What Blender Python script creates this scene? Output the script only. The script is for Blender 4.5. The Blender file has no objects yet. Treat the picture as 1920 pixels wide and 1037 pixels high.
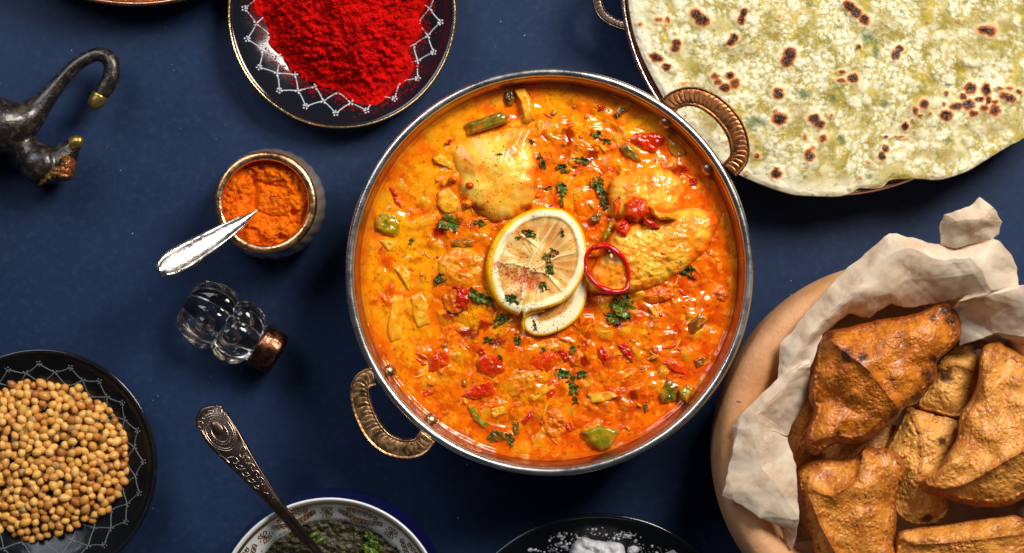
import bpy, math, random
import numpy as np
from mathutils import Vector, Matrix
from mathutils.bvhtree import BVHTree
rng = random.Random(7)
PI = math.pi
sc = bpy.context.scene
C = sc.collection

# ---------------------------------------------------------------- camera, world, lamps, exposure
K = 0.00027          # metres on the table top per photo pixel
D = 1.15             # camera height
cam = bpy.data.cameras.new('camera'); camo = bpy.data.objects.new('camera', cam); C.objects.link(camo)
camo.location = (0, 0, D); cam.sensor_width = 36; cam.lens = 36*D/(1920*K)
cam.clip_start = 0.01; cam.clip_end = 50
cam.dof.use_dof = True; cam.dof.focus_distance = D-0.058; cam.dof.aperture_fstop = 7.0
sc.camera = camo
w = bpy.data.worlds.new('World'); sc.world = w; w.use_nodes = True
w.node_tree.nodes['Background'].inputs[0].default_value = (0.55, 0.62, 0.75, 1)
w.node_tree.nodes['Background'].inputs[1].default_value = 0.06
def lamp(name, loc, target, sx, sy, power, col):
    l = bpy.data.lights.new(name, 'AREA'); l.shape = 'RECTANGLE'; l.size = sx; l.size_y = sy
    l.energy = power; l.color = col
    o = bpy.data.objects.new(name, l); C.objects.link(o); o.location = loc
    o.rotation_euler = (Vector(target)-Vector(loc)).to_track_quat('-Z', 'Y').to_euler()
lamp('window_light', (0.52, 0.62, 0.86), (0.02, 0, 0), 0.42, 0.42, 18.0, (1.0, 0.955, 0.89))
lamp('fill_light', (-0.50, 0.55, 0.72), (-0.15, 0.08, 0), 0.45, 0.45, 3.8, (0.84, 0.90, 1.0))
sc.view_settings.view_transform = 'Standard'; sc.view_settings.look = 'None'
sc.view_settings.exposure = 0.0; sc.view_settings.gamma = 1.0

# ---------------------------------------------------------------- helpers: coordinates and noise
CX, CY = 960.0, 518.5
def fz(z): return (D-z)/D
def P(px, py, z=0.0):
    f = fz(z); return Vector(((px-CX)*K*f, (CY-py)*K*f, z))
def W(x, y, z):                       # arrays of photo pixels + height -> world array
    f = (D-z)/D
    return np.stack([(x-CX)*K*f, (CY-y)*K*f, z+0*x], -1)
def zc(o, s):                         # tracing coordinates of an enlarged crop -> photo pixels
    return lambda pts: [(o[0]+p[0]/s, o[1]+p[1]/s) for p in pts]
qA = zc((640, 110), 2.5925); qB = zc((1020, 110), 2.5925); qC = zc((640, 490), 2.5925); qD = zc((1020, 490), 2.5925)
qL = zc((880, 370), 3.703); qS = zc((1480, 560), 2.175); qP1 = zc((1320, 360), 2.88); qP2 = zc((1320, 690), 2.99)
qR = zc((400, 0), 3.9875); qJ = zc((280, 250), 3.703); qF = zc((0, 60), 3.24); qK = zc((0, 640), 2.613)
qN1 = zc((1100, 0), 2.66); qN2 = zc((1500, 0), 2.66); qU = zc((340, 740), 3.492); qW = zc((880, 900), 3.84); qG = zc((300, 500), 4.507)

def _h(i, j, s):
    n = (i.astype(np.int64)*374761393 + j.astype(np.int64)*668265263 + s*974634777) & 0xffffffff
    n = ((n ^ (n >> 13))*1274126177) & 0xffffffff
    n = ((n ^ (n >> 16))*2246822519) & 0xffffffff
    return ((n ^ (n >> 15)) & 0xffffff)/float(0xffffff)
def vn(x, y, s=0):                    # gradient noise, about -1..1
    i = np.floor(x); j = np.floor(y); fx = x-i; fy = y-j
    u = fx*fx*fx*(fx*(fx*6-15)+10); v = fy*fy*fy*(fy*(fy*6-15)+10)
    def g(a, b):
        t = _h(i+a, j+b, s)*2*PI
        return np.cos(t)*(fx-a)+np.sin(t)*(fy-b)
    return ((g(0,0)*(1-u)+g(1,0)*u)*(1-v)+(g(0,1)*(1-u)+g(1,1)*u)*v)*1.5
def fbm(x, y, s=0, o=4, gain=.5):
    r = 0; a = 1; t = 0
    for k in range(o):
        r = r+a*vn(x*2**k, y*2**k, s+k*17); t += a; a *= gain
    return r/t*1.4
def worley(x, y, s=0):                # F1, F2, cell id (0..1)
    i = np.floor(x); j = np.floor(y)
    f1 = np.full(x.shape, 9.); f2 = np.full(x.shape, 9.); idd = np.zeros(x.shape)
    for a in (-1, 0, 1):
        for b in (-1, 0, 1):
            cx = i+a+_h(i+a, j+b, s)*.9+.05; cy = j+b+_h(i+a, j+b, s+5)*.9+.05
            d = np.hypot(cx-x, cy-y); r = _h(i+a, j+b, s+9)
            m = d < f1
            f2 = np.where(m, f1, np.minimum(f2, d)); idd = np.where(m, r, idd); f1 = np.where(m, d, f1)
    return f1, f2, idd
def ss(a, b, x):
    t = np.clip((x-a)/(b-a), 0, 1); return t*t*(3-2*t)
def mix(c1, c2, t):
    t = np.asarray(t)[..., None]; return np.asarray(c1)*(1-t)+np.asarray(c2)*t
def srgb(r, g, b):
    return np.array([((c/255+.055)/1.055)**2.4 if c > 10 else c/255/12.92 for c in (r, g, b)])
def spline(pts, n, closed=True):
    p = np.array(pts, float); m = len(p); out = []
    segs = m if closed else m-1
    q = max(3, int(math.ceil(n*4/segs)))
    for k in range(segs):
        if closed: a, b, c, d = p[(k-1) % m], p[k], p[(k+1) % m], p[(k+2) % m]
        else: a, b, c, d = p[max(k-1, 0)], p[k], p[k+1], p[min(k+2, m-1)]
        t = np.arange(q)[:, None]/q
        out.append(.5*((2*b)+(-a+c)*t+(2*a-5*b+4*c-d)*t*t+(-a+3*b-3*c+d)*t**3))
    o = np.concatenate(out)
    if not closed: o = np.vstack([o, p[-1]])
    oo = np.vstack([o, o[:1]]) if closed else o
    L = np.concatenate([[0], np.cumsum(np.linalg.norm(np.diff(oo, axis=0), axis=1))])
    s = np.linspace(0, L[-1], n, endpoint=not closed)
    return np.stack([np.interp(s, L, oo[:, k]) for k in range(p.shape[1])], -1)
def dist_poly(x, y, pts):             # distance of points to a polyline (px)
    d = np.full(x.shape, 1e9)
    for (x0, y0), (x1, y1) in zip(pts[:-1], pts[1:]):
        dx, dy = x1-x0, y1-y0; L = dx*dx+dy*dy+1e-9
        t = np.clip(((x-x0)*dx+(y-y0)*dy)/L, 0, 1)
        d = np.minimum(d, np.hypot(x-x0-t*dx, y-y0-t*dy))
    return d
def inside(x, y, pts):
    r = np.zeros(x.shape, bool); n = len(pts)
    for k in range(n):
        x0, y0 = pts[k]; x1, y1 = pts[(k+1) % n]
        c = ((y0 > y) != (y1 > y)) & (x < (x1-x0)*(y-y0)/(y1-y0+1e-12)+x0)
        r ^= c
    return r
def sdist(x, y, pts):
    d = dist_poly(x, y, list(pts)+[pts[0]])
    return np.where(inside(x, y, pts), d, -d)

# ---------------------------------------------------------------- helpers: objects
def tag(o, label=None, cat=None, group=None, kind=None):
    if label: o['label'] = label
    if cat: o['category'] = cat
    if group: o['group'] = group
    if kind: o['kind'] = kind
    return o
def thing(name, loc, label, cat, group=None):
    o = bpy.data.objects.new(name, None); C.objects.link(o); o.location = loc; o.empty_display_size = .01
    bpy.context.view_layer.update()
    return tag(o, label, cat, group)
def obj(name, geo, mat, parent=None, origin=None, smooth=True, col=None):
    v, f = geo[0], geo[1]
    if len(geo) > 2 and col is None: col = geo[2]
    v = np.asarray(v, float).reshape(-1, 3)
    wl = Vector((0, 0, 0)); p = parent
    while p is not None: wl = wl+p.location; p = p.parent
    if parent is not None: off = np.array(wl) if origin is None else np.array(origin)
    else: off = np.array(origin) if origin is not None else np.array([(v[:,0].min()+v[:,0].max())/2, (v[:,1].min()+v[:,1].max())/2, v[:,2].min()])
    me = bpy.data.meshes.new(name)
    if isinstance(f, np.ndarray):
        m = f.shape[1]; vv = (v-off)
        me.vertices.add(len(vv)); me.vertices.foreach_set('co', vv.ravel())
        me.loops.add(f.size); me.loops.foreach_set('vertex_index', f.ravel().astype(np.int32))
        me.polygons.add(len(f)); me.polygons.foreach_set('loop_start', np.arange(0, f.size, m, dtype=np.int32))
        me.update(calc_edges=True); me.validate()
    else:
        me.from_pydata((v-off).tolist(), [], f); me.update()
    if smooth: me.polygons.foreach_set('use_smooth', np.ones(len(me.polygons), bool))
    if col is not None:
        a = me.color_attributes.new('Col', 'FLOAT_COLOR', 'POINT')
        cc = np.ones((len(v), 4)); cc[:, :3] = np.clip(col, 0, 1); a.data.foreach_set('color', cc.ravel())
    if mat: me.materials.append(mat)
    o = bpy.data.objects.new(name, me); C.objects.link(o)
    if parent is not None:
        o.parent = parent; o.location = Vector(off)-wl
    else: o.location = off
    return o
def copy_tree(o, parent=None):
    c = o.copy(); C.objects.link(c)
    if parent is not None: c.parent = parent
    for ch in list(o.children): copy_tree(ch, c)
    return c
def gridfaces(nu, nv, wrapu=False, wrapv=False):
    i = np.arange(nu if wrapu else nu-1); j = np.arange(nv if wrapv else nv-1)
    I, J = np.meshgrid(i, j, indexing='ij'); I2 = (I+1) % nu; J2 = (J+1) % nv
    return np.stack([I*nv+J, I2*nv+J, I2*nv+J2, I*nv+J2], -1).reshape(-1, 4)
def join(*geos):
    v = []; f = []; c = []; n = 0; hc = all(len(g) > 2 and g[2] is not None for g in geos)
    for g in geos:
        vv = np.asarray(g[0], float).reshape(-1, 3); v.append(vv)
        for q in (g[1].tolist() if isinstance(g[1], np.ndarray) else g[1]): f.append([a+n for a in q])
        if hc: c.append(np.broadcast_to(g[2], (len(vv), 3)))
        n += len(vv)
    return (np.concatenate(v), f, np.concatenate(c) if hc else None)
def lathe(c, prof, n=128, a0=0, a1=2*PI, rfun=None):
    """prof: (radius m, z m) round the vertical through world point c"""
    full = abs(a1-a0-2*PI) < 1e-6
    th = np.linspace(a0, a1, n, endpoint=not full)
    pr = np.array(prof, float)
    R = pr[:, 0][None, :]*np.ones((n, 1))
    if rfun is not None: R = rfun(th[:, None], R, pr[:, 1][None, :])
    v = np.stack([c[0]+R*np.cos(th)[:, None], c[1]+R*np.sin(th)[:, None], np.broadcast_to(pr[:, 1][None, :], R.shape)], -1)
    return (v.reshape(-1, 3), gridfaces(n, len(pr), full)[:, ::-1].copy())
def smooth_prof(pts, n):
    return spline(pts, n, closed=False)
def sweep(path, rad, n=12, flat=1.0, up=(0, 0, 1), closed=False, shape=None, cap=True):
    """tube along path; rad scalar or list; flat = height/width ratio; shape(u,v)->radial factor"""
    p = np.array(path, float); m = len(p); rad = np.broadcast_to(np.asarray(rad, float), (m,))
    T = np.gradient(p, axis=0) if not closed else (np.roll(p, -1, 0)-np.roll(p, 1, 0))
    T = T/np.linalg.norm(T, axis=1)[:, None]
    U = np.array(up, float)[None, :]-T*(T@np.array(up, float))[:, None]
    U = U/(np.linalg.norm(U, axis=1)[:, None]+1e-9); S = np.cross(T, U)
    a = np.linspace(0, 2*PI, n, endpoint=False)
    f = np.ones((m, n))
    if shape is not None: f = shape(np.linspace(0, 1, m)[:, None], a[None, :])
    v = p[:, None, :]+rad[:, None, None]*f[..., None]*(S[:, None, :]*np.cos(a)[None, :, None]+U[:, None, :]*np.sin(a)[None, :, None]*flat)
    fc = gridfaces(m, n, closed, True).tolist(); v = v.reshape(-1, 3)
    if cap and not closed:
        fc.append(list(range(n))); fc.append([(m-1)*n+k for k in range(n)][::-1])
    return (v, fc)
def ribbon(path, half, nrm_z=0.00012):
    """thin flat printed line lying on a surface: path in world, half width m"""
    return sweep(path, half, 4, flat=.18)
def sphere(c, r, nu=12, nv=8, rot=None, top=False):
    a = np.linspace(0, 2*PI, nu, endpoint=False); b = np.linspace(0, PI/2 if top else PI, nv)
    A, B = np.meshgrid(a, b, indexing='ij')
    v = np.stack([np.cos(A)*np.sin(B), np.sin(A)*np.sin(B), np.cos(B)], -1).reshape(-1, 3)*np.array(r)
    if rot is not None: v = v@np.array(rot).T
    return (v+np.array(c), gridfaces(nu, nv, True))
def blob(outline, z0, top, bot, rings=14, nang=64, pw=2.4, hf=None, cf=None, centre=None, do_spline=True, jag=0, seed=0, tr=None):
    """closed solid over a star-shaped outline given in photo pixels at height z0 (number or function of x,y)"""
    o = spline(outline, nang) if do_spline else np.array(outline, float); nang = len(o)
    c = np.array(centre if centre else o.mean(0), float)
    if jag:
        th = np.arange(nang)/nang*2*PI
        o = c+(o-c)*(1+jag*fbm(np.cos(th)*3+seed, np.sin(th)*3+seed*1.7, seed, 4))[:, None]
    t = (np.arange(rings)+1)/rings
    x = c[0]+t[:, None]*(o[:, 0]-c[0])[None]; y = c[1]+t[:, None]*(o[:, 1]-c[1])[None]
    x = np.concatenate([[c[0]], x.ravel()]); y = np.concatenate([[c[1]], y.ravel()]); tt = np.concatenate([[0], np.repeat(t, nang)])
    base = z0(x, y) if callable(z0) else z0
    prof = np.clip(1-tt**pw, 0, 1)**.5
    z = base+top*prof
    if hf is not None: z = z+hf(x, y, tt)
    v = W(x, y, z)
    f = [[0, 1+(k+1) % nang, 1+k] for k in range(nang)]
    g = gridfaces(rings, nang, False, True)+1
    g = g[:, ::-1]
    # bottom
    rb = 5; tb = (1-np.arange(1, rb)/rb)
    xb = c[0]+tb[:, None]*(o[:, 0]-c[0])[None]; yb = c[1]+tb[:, None]*(o[:, 1]-c[1])[None]
    xb = xb.ravel(); yb = yb.ravel(); ttb = np.repeat(tb, nang)
    bb = z0(xb, yb) if callable(z0) else z0
    zb = bb-bot*np.clip(1-ttb**pw, 0, 1)**.5
    if hf is not None: zb = np.minimum(zb, bb+hf(xb, yb, ttb)*.5-bot*.2)
    vb = W(xb, yb, zb); n0 = len(v)
    edge = 1+(rings-1)*nang
    gb = []
    ring_prev = [edge+k for k in range(nang)]
    for r in range(rb-1):
        cur = [n0+r*nang+k for k in range(nang)]
        for k in range(nang): gb.append([ring_prev[k], ring_prev[(k+1) % nang], cur[(k+1) % nang], cur[k]])
        ring_prev = cur
    gb.append(ring_prev)
    V = np.concatenate([v, vb]); F = f+g.tolist()+gb
    col = None
    if cf is not None:
        col = cf(np.concatenate([x, xb]), np.concatenate([y, yb]), np.concatenate([tt, ttb]))
    return (V, F, col)

# ---------------------------------------------------------------- helpers: materials
def M(name, col=(.5, .5, .5), rough=.5, metal=0, vc=False, var=None, bump=(), coat=0, coat_rough=.1, sss=0, sssr=(1, .4, .2), sss_scale=.003,
      spec=.5, trans=0, ior=1.45, speck=None, rvar=None, objvar=None, alpha=None, translucent=0, sheen=0):
    m = bpy.data.materials.new(name); m.use_nodes = True; nt = m.node_tree; N = nt.nodes; L = nt.links
    b = N['Principled BSDF']; tc = N.new('ShaderNodeTexCoord')
    co = tc.outputs['Object']
    if vc:
        a = N.new('ShaderNodeAttribute'); a.attribute_name = 'Col'; c = a.outputs['Color']
    else:
        rgb = N.new('ShaderNodeRGB'); rgb.outputs[0].default_value = (*col, 1); c = rgb.outputs[0]
    def noise(scale, detail=4, kind='noise', rough_=.55):
        if kind == 'ridge':      # sharp fold lines between smooth swells
            a_ = N.new('ShaderNodeMath'); a_.operation = 'SUBTRACT'; a_.inputs[1].default_value = .5; L.new(noise(scale, detail), a_.inputs[0])
            b_ = N.new('ShaderNodeMath'); b_.operation = 'ABSOLUTE'; L.new(a_.outputs[0], b_.inputs[0]); return b_.outputs[0]
        if kind == 'voronoi': t = N.new('ShaderNodeTexVoronoi'); t.inputs['Scale'].default_value = scale; L.new(co, t.inputs['Vector']); return t.outputs['Distance']
        t = N.new('ShaderNodeTexNoise'); t.inputs['Scale'].default_value = scale; t.inputs['Detail'].default_value = detail; t.inputs['Roughness'].default_value = rough_
        L.new(co, t.inputs['Vector']); return t.outputs['Fac']
    def mixc(fac, c1, c2, mode='MIX'):
        x = N.new('ShaderNodeMix'); x.data_type = 'RGBA'; x.blend_type = mode
        for s, val in ((x.inputs[0], fac), (x.inputs[6], c1), (x.inputs[7], c2)):
            if hasattr(val, 'links'): L.new(val, s)
            elif isinstance(val, (int, float)): s.default_value = val
            else: s.default_value = (*val, 1)
        return x.outputs[2]
    def ramp(fac, a, bb):
        r = N.new('ShaderNodeMapRange'); r.inputs['From Min'].default_value = a; r.inputs['From Max'].default_value = bb
        L.new(fac, r.inputs['Value']); return r.outputs['Result']
    if objvar:       # colour differs from object to object
        oi = N.new('ShaderNodeObjectInfo'); cr = N.new('ShaderNodeValToRGB'); cr.color_ramp.interpolation = 'LINEAR'
        els = cr.color_ramp.elements
        while len(els) < len(objvar): els.new(.5)
        for k, cc in enumerate(objvar): els[k].position = k/(len(objvar)-1); els[k].color = (*cc, 1)
        L.new(oi.outputs['Random'], cr.inputs[0]); c = cr.outputs[0]
    for (scale, c2, lo, hi, detail) in (var or ()):
        c = mixc(ramp(noise(scale, detail), lo, hi), c, c2)
    for (scale, c2, thr, amount) in (speck or ()):
        v = noise(scale, 2); f = ramp(v, thr, thr+.03); mm = N.new('ShaderNodeMath'); mm.operation = 'MULTIPLY'; mm.inputs[1].default_value = amount
        L.new(f, mm.inputs[0]); c = mixc(mm.outputs[0], c, c2)
    L.new(c, b.inputs['Base Color'])
    b.inputs['Roughness'].default_value = rough; b.inputs['Metallic'].default_value = metal
    b.inputs['Specular IOR Level'].default_value = spec; b.inputs['IOR'].default_value = ior
    b.inputs['Transmission Weight'].default_value = trans
    b.inputs['Coat Weight'].default_value = coat; b.inputs['Coat Roughness'].default_value = coat_rough
    if sheen: b.inputs['Sheen Weight'].default_value = sheen
    if sss:
        b.inputs['Subsurface Weight'].default_value = sss; b.inputs['Subsurface Radius'].default_value = sssr; b.inputs['Subsurface Scale'].default_value = sss_scale
    if rvar:
        scale, lo, hi = rvar; r = N.new('ShaderNodeMapRange'); r.inputs['From Min'].default_value = .35; r.inputs['From Max'].default_value = .65
        r.inputs['To Min'].default_value = lo; r.inputs['To Max'].default_value = hi
        L.new(noise(scale, 4), r.inputs['Value']); L.new(r.outputs['Result'], b.inputs['Roughness'])
    nrm = None
    for (scale, dist, detail, kind) in bump:
        bn = N.new('ShaderNodeBump'); bn.inputs['Strength'].default_value = 1; bn.inputs['Distance'].default_value = dist
        L.new(noise(scale, detail, kind), bn.inputs['Height'])
        if nrm is not None: L.new(nrm, bn.inputs['Normal'])
        nrm = bn.outputs['Normal']
    if nrm is not None: L.new(nrm, b.inputs['Normal'])
    if translucent:
        tr = N.new('ShaderNodeBsdfTranslucent'); L.new(c, tr.inputs['Color']); ms = N.new('ShaderNodeMixShader'); ms.inputs[0].default_value = translucent
        if nrm is not None: L.new(nrm, tr.inputs['Normal'])
        out = N['Material Output']; L.new(b.outputs[0], ms.inputs[1]); L.new(tr.outputs[0], ms.inputs[2]); L.new(ms.outputs[0], out.inputs['Surface'])
    return m

# ================================================================ TABLE
tb = M('navy_board', (.0110, .0265, .072), .48, var=[(9, (.009, .021, .056), .35, .65, 5), (260, (.018, .036, .088), .5, .8, 3)],
       speck=[(900, (.12, .16, .26), .765, .6)], bump=[(1400, .00006, 3, 'noise'), (60, .0001, 4, 'noise')], rvar=(30, .40, .55), spec=.22)
n = 2
v = np.array([[-1.6, -1.2, 0], [1.6, -1.2, 0], [1.6, 1.2, 0], [-1.6, 1.2, 0], [-1.6, -1.2, -.03], [1.6, -1.2, -.03], [1.6, 1.2, -.03], [-1.6, 1.2, -.03]])
t = obj('tabletop', (v, [[0, 1, 2, 3], [4, 7, 6, 5], [0, 4, 5, 1], [1, 5, 6, 2], [2, 6, 7, 3], [3, 7, 4, 0]]), tb, smooth=False, origin=(0, 0, 0))
tag(t, kind='structure')
crumb_m = M('pale_crumb', (.5, .5, .48), .9)
gs = []
for k in range(90):
    p = P(rng.uniform(0, 1920), rng.uniform(0, 1037), 0); s = rng.uniform(.00012, .0003)
    gs.append(sphere((p.x, p.y, s*.6), (s*rng.uniform(1, 1.8), s, s*.7), 6, 4, Matrix.Rotation(rng.uniform(0, 6), 3, 'Z')))
tag(obj('dust_specks', join(*gs), crumb_m, origin=(0, 0, 0)), 'fine pale dust specks and crumbs scattered over the navy table', 'dust', kind='stuff')

# ================================================================ METALS
steel = M('polished_steel', (.60, .58, .55), .26, 1, bump=[(900, .00005, 3, 'noise'), (170, .00012, 4, 'noise')], rvar=(120, .22, .36))
steel_in = M('steel_wall', (.46, .28, .16), .22, 1, bump=[(140, .0001, 4, 'noise')], rvar=(90, .26, .42))
copper = M('copper', (.62, .27, .15), .26, 1, bump=[(300, .0002, 3, 'noise')], rvar=(100, .2, .42))
copper_gold = M('copper_gold', (.78, .42, .20), .24, 1, bump=[(500, .0002, 4, 'noise')], rvar=(200, .18, .4))
brass = M('cast_brass', (.78, .43, .20), .3, 1, var=[(350, (.30, .15, .06), .48, .68, 4)], bump=[(600, .0001, 4, 'noise')], rvar=(300, .22, .45))
brass_d = M('dark_brass', (.34, .13, .045), .32, 1, var=[(300, (.13, .05, .02), .45, .65, 4)], bump=[(600, .00008, 4, 'noise')], rvar=(300, .24, .5))  # darker, browner brass for the upper right pan handle
gold = M('gold_trim', (.85, .55, .24), .22, 1, bump=[(300, .0002, 3, 'noise')])
silver = M('silver', (.80, .78, .73), .24, 1, bump=[(160, .0003, 3, 'noise')], rvar=(150, .16, .34))
bronze = M('dark_bronze', (.20, .135, .105), .30, 1, var=[(200, (.10, .065, .05), .4, .65, 4)], bump=[(1500, .00008, 4, 'noise')], rvar=(200, .22, .42))
bronze_hi = M('worn_bronze', (.55, .44, .34), .25, 1)

# ================================================================ CURRY PAN
PC = (1030, 510)
ZR = .060
def pan_geo(c, parts, n=200): return lathe(c, parts, n)
pc = P(*PC, ZR); s6 = K*fz(ZR)
pan = thing('curry_pan', (pc.x, pc.y, 0), 'large round steel serving pan full of orange curry in the middle', 'pan')
outer = [(0, .001), (.045, .001), (.058, .003), (.072, .012), (.084, .026), (.091, .042), (.0955, .056), (374*s6, .0595)]
inner = [(373*s6, .0605), (366*s6, .0585), (361*s6, .054), (.0905, .046), (.084, .030), (.070, .013), (.055, .006), (0, .005)]
obj('pan_body', lathe(pc, smooth_prof(outer+inner, 60), 220), steel_in, pan)
th = np.linspace(0, 2*PI, 260, endpoint=False)
obj('rim', sweep(np.stack([pc.x+374.5*s6*np.cos(th), pc.y+374.5*s6*np.sin(th), np.full(260, ZR)], -1), .0021, 14, closed=True), steel, pan)

def handle(cpts, hw, z, mat, parent, zfun=None, name='handle', nscal=27):
    c = spline([(x, y) for x, y in cpts], 260, closed=False)
    zz = np.full(len(c), z) if zfun is None else zfun(np.linspace(0, 1, len(c)))
    path = W(c[:, 0], c[:, 1], zz)
    m = 260; u = np.linspace(0, 1, m)[:, None]
    nv = 56; a = np.linspace(0, 2*PI, nv, endpoint=False)[None, :]
    p = path; T = np.gradient(p, axis=0); T /= np.linalg.norm(T, axis=1)[:, None]
    U = np.tile([0, 0, 1.], (m, 1)); S = np.cross(T, U); S /= np.linalg.norm(S, axis=1)[:, None]
    wv = hw*K*(.94+.08*np.sin(u*PI)**2)+0*a
    ca = np.sign(np.cos(a))*np.abs(np.cos(a))**.6; sa = np.sign(np.sin(a))*np.abs(np.sin(a))**.4
    lat = ca*wv*(1+.012*np.cos(u*nscal*2*PI))
    th_ = .0030+0*u
    # sculpted scales: overlapping lobes set in a groove between two raised edges
    cross = np.cos(a)
    ph = (u*nscal+1.1*(1-((cross+.08)*1.45)**2)) % 1.0
    lobe = (.00034*(1-np.exp(-ph/.10))*(1-.45*ph)-.0002)*np.clip(1-(np.abs(cross+.08)/.66)**8, 0, 1)
    rimm = .0007*np.exp(-((np.abs(cross)-.80)/.10)**2)
    hgt = sa*th_ + np.where(sa > 0.2, lobe-.0006*(np.abs(cross) < .7)+rimm, 0)
    v = p[:, None, :]+S[:, None, :]*lat[..., None]+U[:, None, :]*hgt[..., None]
    f = gridfaces(m, nv, False, True).tolist(); f.append(list(range(nv))); f.append([(m-1)*nv+k for k in range(nv)][::-1])
    return obj(name, (v.reshape(-1, 3), f), mat, parent)
handle([(1252, 200), (1266, 188), (1290, 181), (1318, 186), (1350, 207), (1375, 238), (1386, 270), (1385, 298), (1367, 320)], 18, .059, brass_d, pan)
handle(qC([(160, 560), (120, 572), (92, 610), (95, 680), (122, 760), (165, 835), (230, 890), (310, 912), (380, 898), (420, 850)]), 18.5, .059, brass, pan)
for (rx, ry) in qB([(588, 315), (790, 540)])+qC([(240, 530), (440, 765)]):
    q = P(rx, ry, .054); d = (pc-q); d.z = 0; d.normalize()
    nrm = (d*.75+Vector((0, 0, .66))).normalized(); R = nrm.to_track_quat('Z', 'Y').to_matrix()
    obj('rivet', sphere(q, (.0032, .0032, .0019), 18, 8, R), steel_in, pan)

# ---- sauce surface
ZS = .0485
def sauce_z(x, y):
    r = np.hypot(x-1029, y-510)
    wob = ss(60, 0, 352-r)
    n1 = fbm(x/70, y/70, 3, 3); n2 = fbm(x/26+n1, y/26, 11, 3)
    f1, f2, idd = worley(x/34+n1*.6, y/34+n2*.3, 21)
    lump = np.clip(1-(f1/.52)**2, 0, 1)*(idd > .35)*(.4+idd)
    g1, g2, ide = worley(x/15+n2*.5, y/15-n1*.4, 33)
    l2 = np.clip(1-(g1/.5)**2, 0, 1)*(ide > .45)
    act = ss(-.45, .45, fbm(x/110, y/110, 40, 2)+.35*(x-900)/300)*(1-.6*wob)
    n3 = fbm(x/9, y/9, 60, 3)
    z = ZS+.0013*n1+.0009*n2*(.3+.8*act)+.0012*lump*(.2+.7*act)+.00010*l2*act+.00006*n3*act
    for (bx, by, br, bh) in MOUNDS:
        z = z+bh*np.exp(-((x-bx)**2+(y-by)**2)/(br*br))
    z = np.where(wob > 0, z*(1-wob*.6)+ZS*wob*.6, z)
    return z+.0011*ss(344, 354, r)
MOUNDS = [(930, 330, 75, .004), (1210, 360, 60, .004), (1220, 470, 80, .004), (870, 520, 55, .0025), (1000, 520, 80, .003), (960, 700, 70, .002), (1200, 620, 50, .002)]
SO, SY, SR_, SP = srgb(238, 108, 4), srgb(250, 156, 8), srgb(212, 56, 3), srgb(238, 170, 70)
REDS = [(1066, 255, 17, 24), (862, 560, 26, 30), (845, 592, 18, 12), (820, 437, 15, 11), (898, 388, 15, 11), (1187, 743, 15, 12), (1097, 678, 12, 14), (985, 388, 14, 10), (1272, 318, 22, 12),
        (1150, 470, 20, 22), (915, 690, 26, 16), (880, 625, 22, 14), (935, 640, 20, 14), (1300, 342, 10, 10), (880, 350, 14, 10), (1235, 265, 30, 14), (1110, 290, 14, 20), (1160, 610, 14, 8), (1030, 590, 30, 20), (905, 610, 18, 12)]
def sauce_c(x, y):
    n1 = fbm(x/90, y/90, 71, 3); n2 = fbm(x/30, y/30, 77, 4); n3 = fbm(x/12, y/12, 81, 3)
    c = mix(SO, SY, ss(-.2, .75, n1*.8+n2*.5+(1000-x)/900+(480-y)/1400))
    c = mix(c, srgb(178, 34, 4), ss(.30, .62, fbm(x/34, y/34, 191, 4)+.12*(x-900)/300+.10*(y-450)/300)*.55)
    c = mix(c, SR_, ss(.2, .95, fbm(x/45, y/45, 91, 4)+.16*(x-900)/300+.10*(y-450)/300)*.7)
    f1, f2, idd = worley(x/34+fbm(x/70, y/70, 3, 3)*.6, y/34, 21)
    c = mix(c, srgb(238, 160, 25), np.clip(1-(f1/.5)**2, 0, 1)*(idd > .74)*.75)
    c = mix(c, srgb(200, 38, 8), np.clip(1-(f1/.5)**2, 0, 1)*(idd < .12)*.6)
    c = mix(c, srgb(186, 60, 4), ss(.15, .7, fbm(x/20, y/20, 61, 4))*.38)
    c = mix(c, srgb(250, 178, 40), ss(.25, .7, fbm(x/16+n1, y/16, 63, 3))*.55)
    e1, e2, _e = worley(x/40+n1*.7, y/40+n2*.3, 64); c = mix(c, srgb(170, 50, 4), np.exp(-((e2-e1)/.05)**2)*.35)
    g1, g2, ide = worley(x/12, y/12, 55)
    c = mix(c, srgb(235, 165, 60), ss(.35, .1, g1)*(ide > .88)*.5)
    c = mix(c, srgb(130, 22, 4), ss(.35, .05, g1)*(ide < .06)*.6)
    for (a, b, rx, ry) in REDS:
        d = np.hypot((x-a)/rx, (y-b)/ry)+.45*fbm(x/9, y/9, 5, 3)
        c = mix(c, srgb(140, 6, 2), ss(1.15, .4, d)*.92)
    # fine paprika pepper
    h1, h2, idh = worley(x/3.2, y/3.2, 99)
    c = mix(c, srgb(120, 18, 2), (h1 < .35)*(idh > .90)*.6*ss(-.5, .5, n2+.3))
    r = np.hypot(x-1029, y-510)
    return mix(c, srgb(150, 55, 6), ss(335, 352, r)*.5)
nr, na = 250, 760
t_ = np.linspace(0.004, 1, nr)**.9*354; an = np.linspace(0, 2*PI, na, endpoint=False)
X = 1029+t_[:, None]*np.cos(an)[None]; Y = 510-t_[:, None]*np.sin(an)[None]
Z = sauce_z(X, Y)
sv = W(X, Y, Z).reshape(-1, 3); sf = gridfaces(nr, na, False, True)
sauce_m = M('curry_sauce', vc=True, rough=.12, spec=.5, speck=[(2600, (.12, .012, .002), .70, .7)],
            bump=[(300, .00010, 3, 'noise')], rvar=(200, .07, .16))
sv = np.vstack([sv, [[sv[:na, 0].mean(), sv[:na, 1].mean(), ZS]]])
sff = sf[:, :].tolist()+[[len(sv)-1, k, (k+1) % na] for k in range(na)]
col = sauce_c(X, Y).reshape(-1, 3); col = np.vstack([col, col[:1]])
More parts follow.
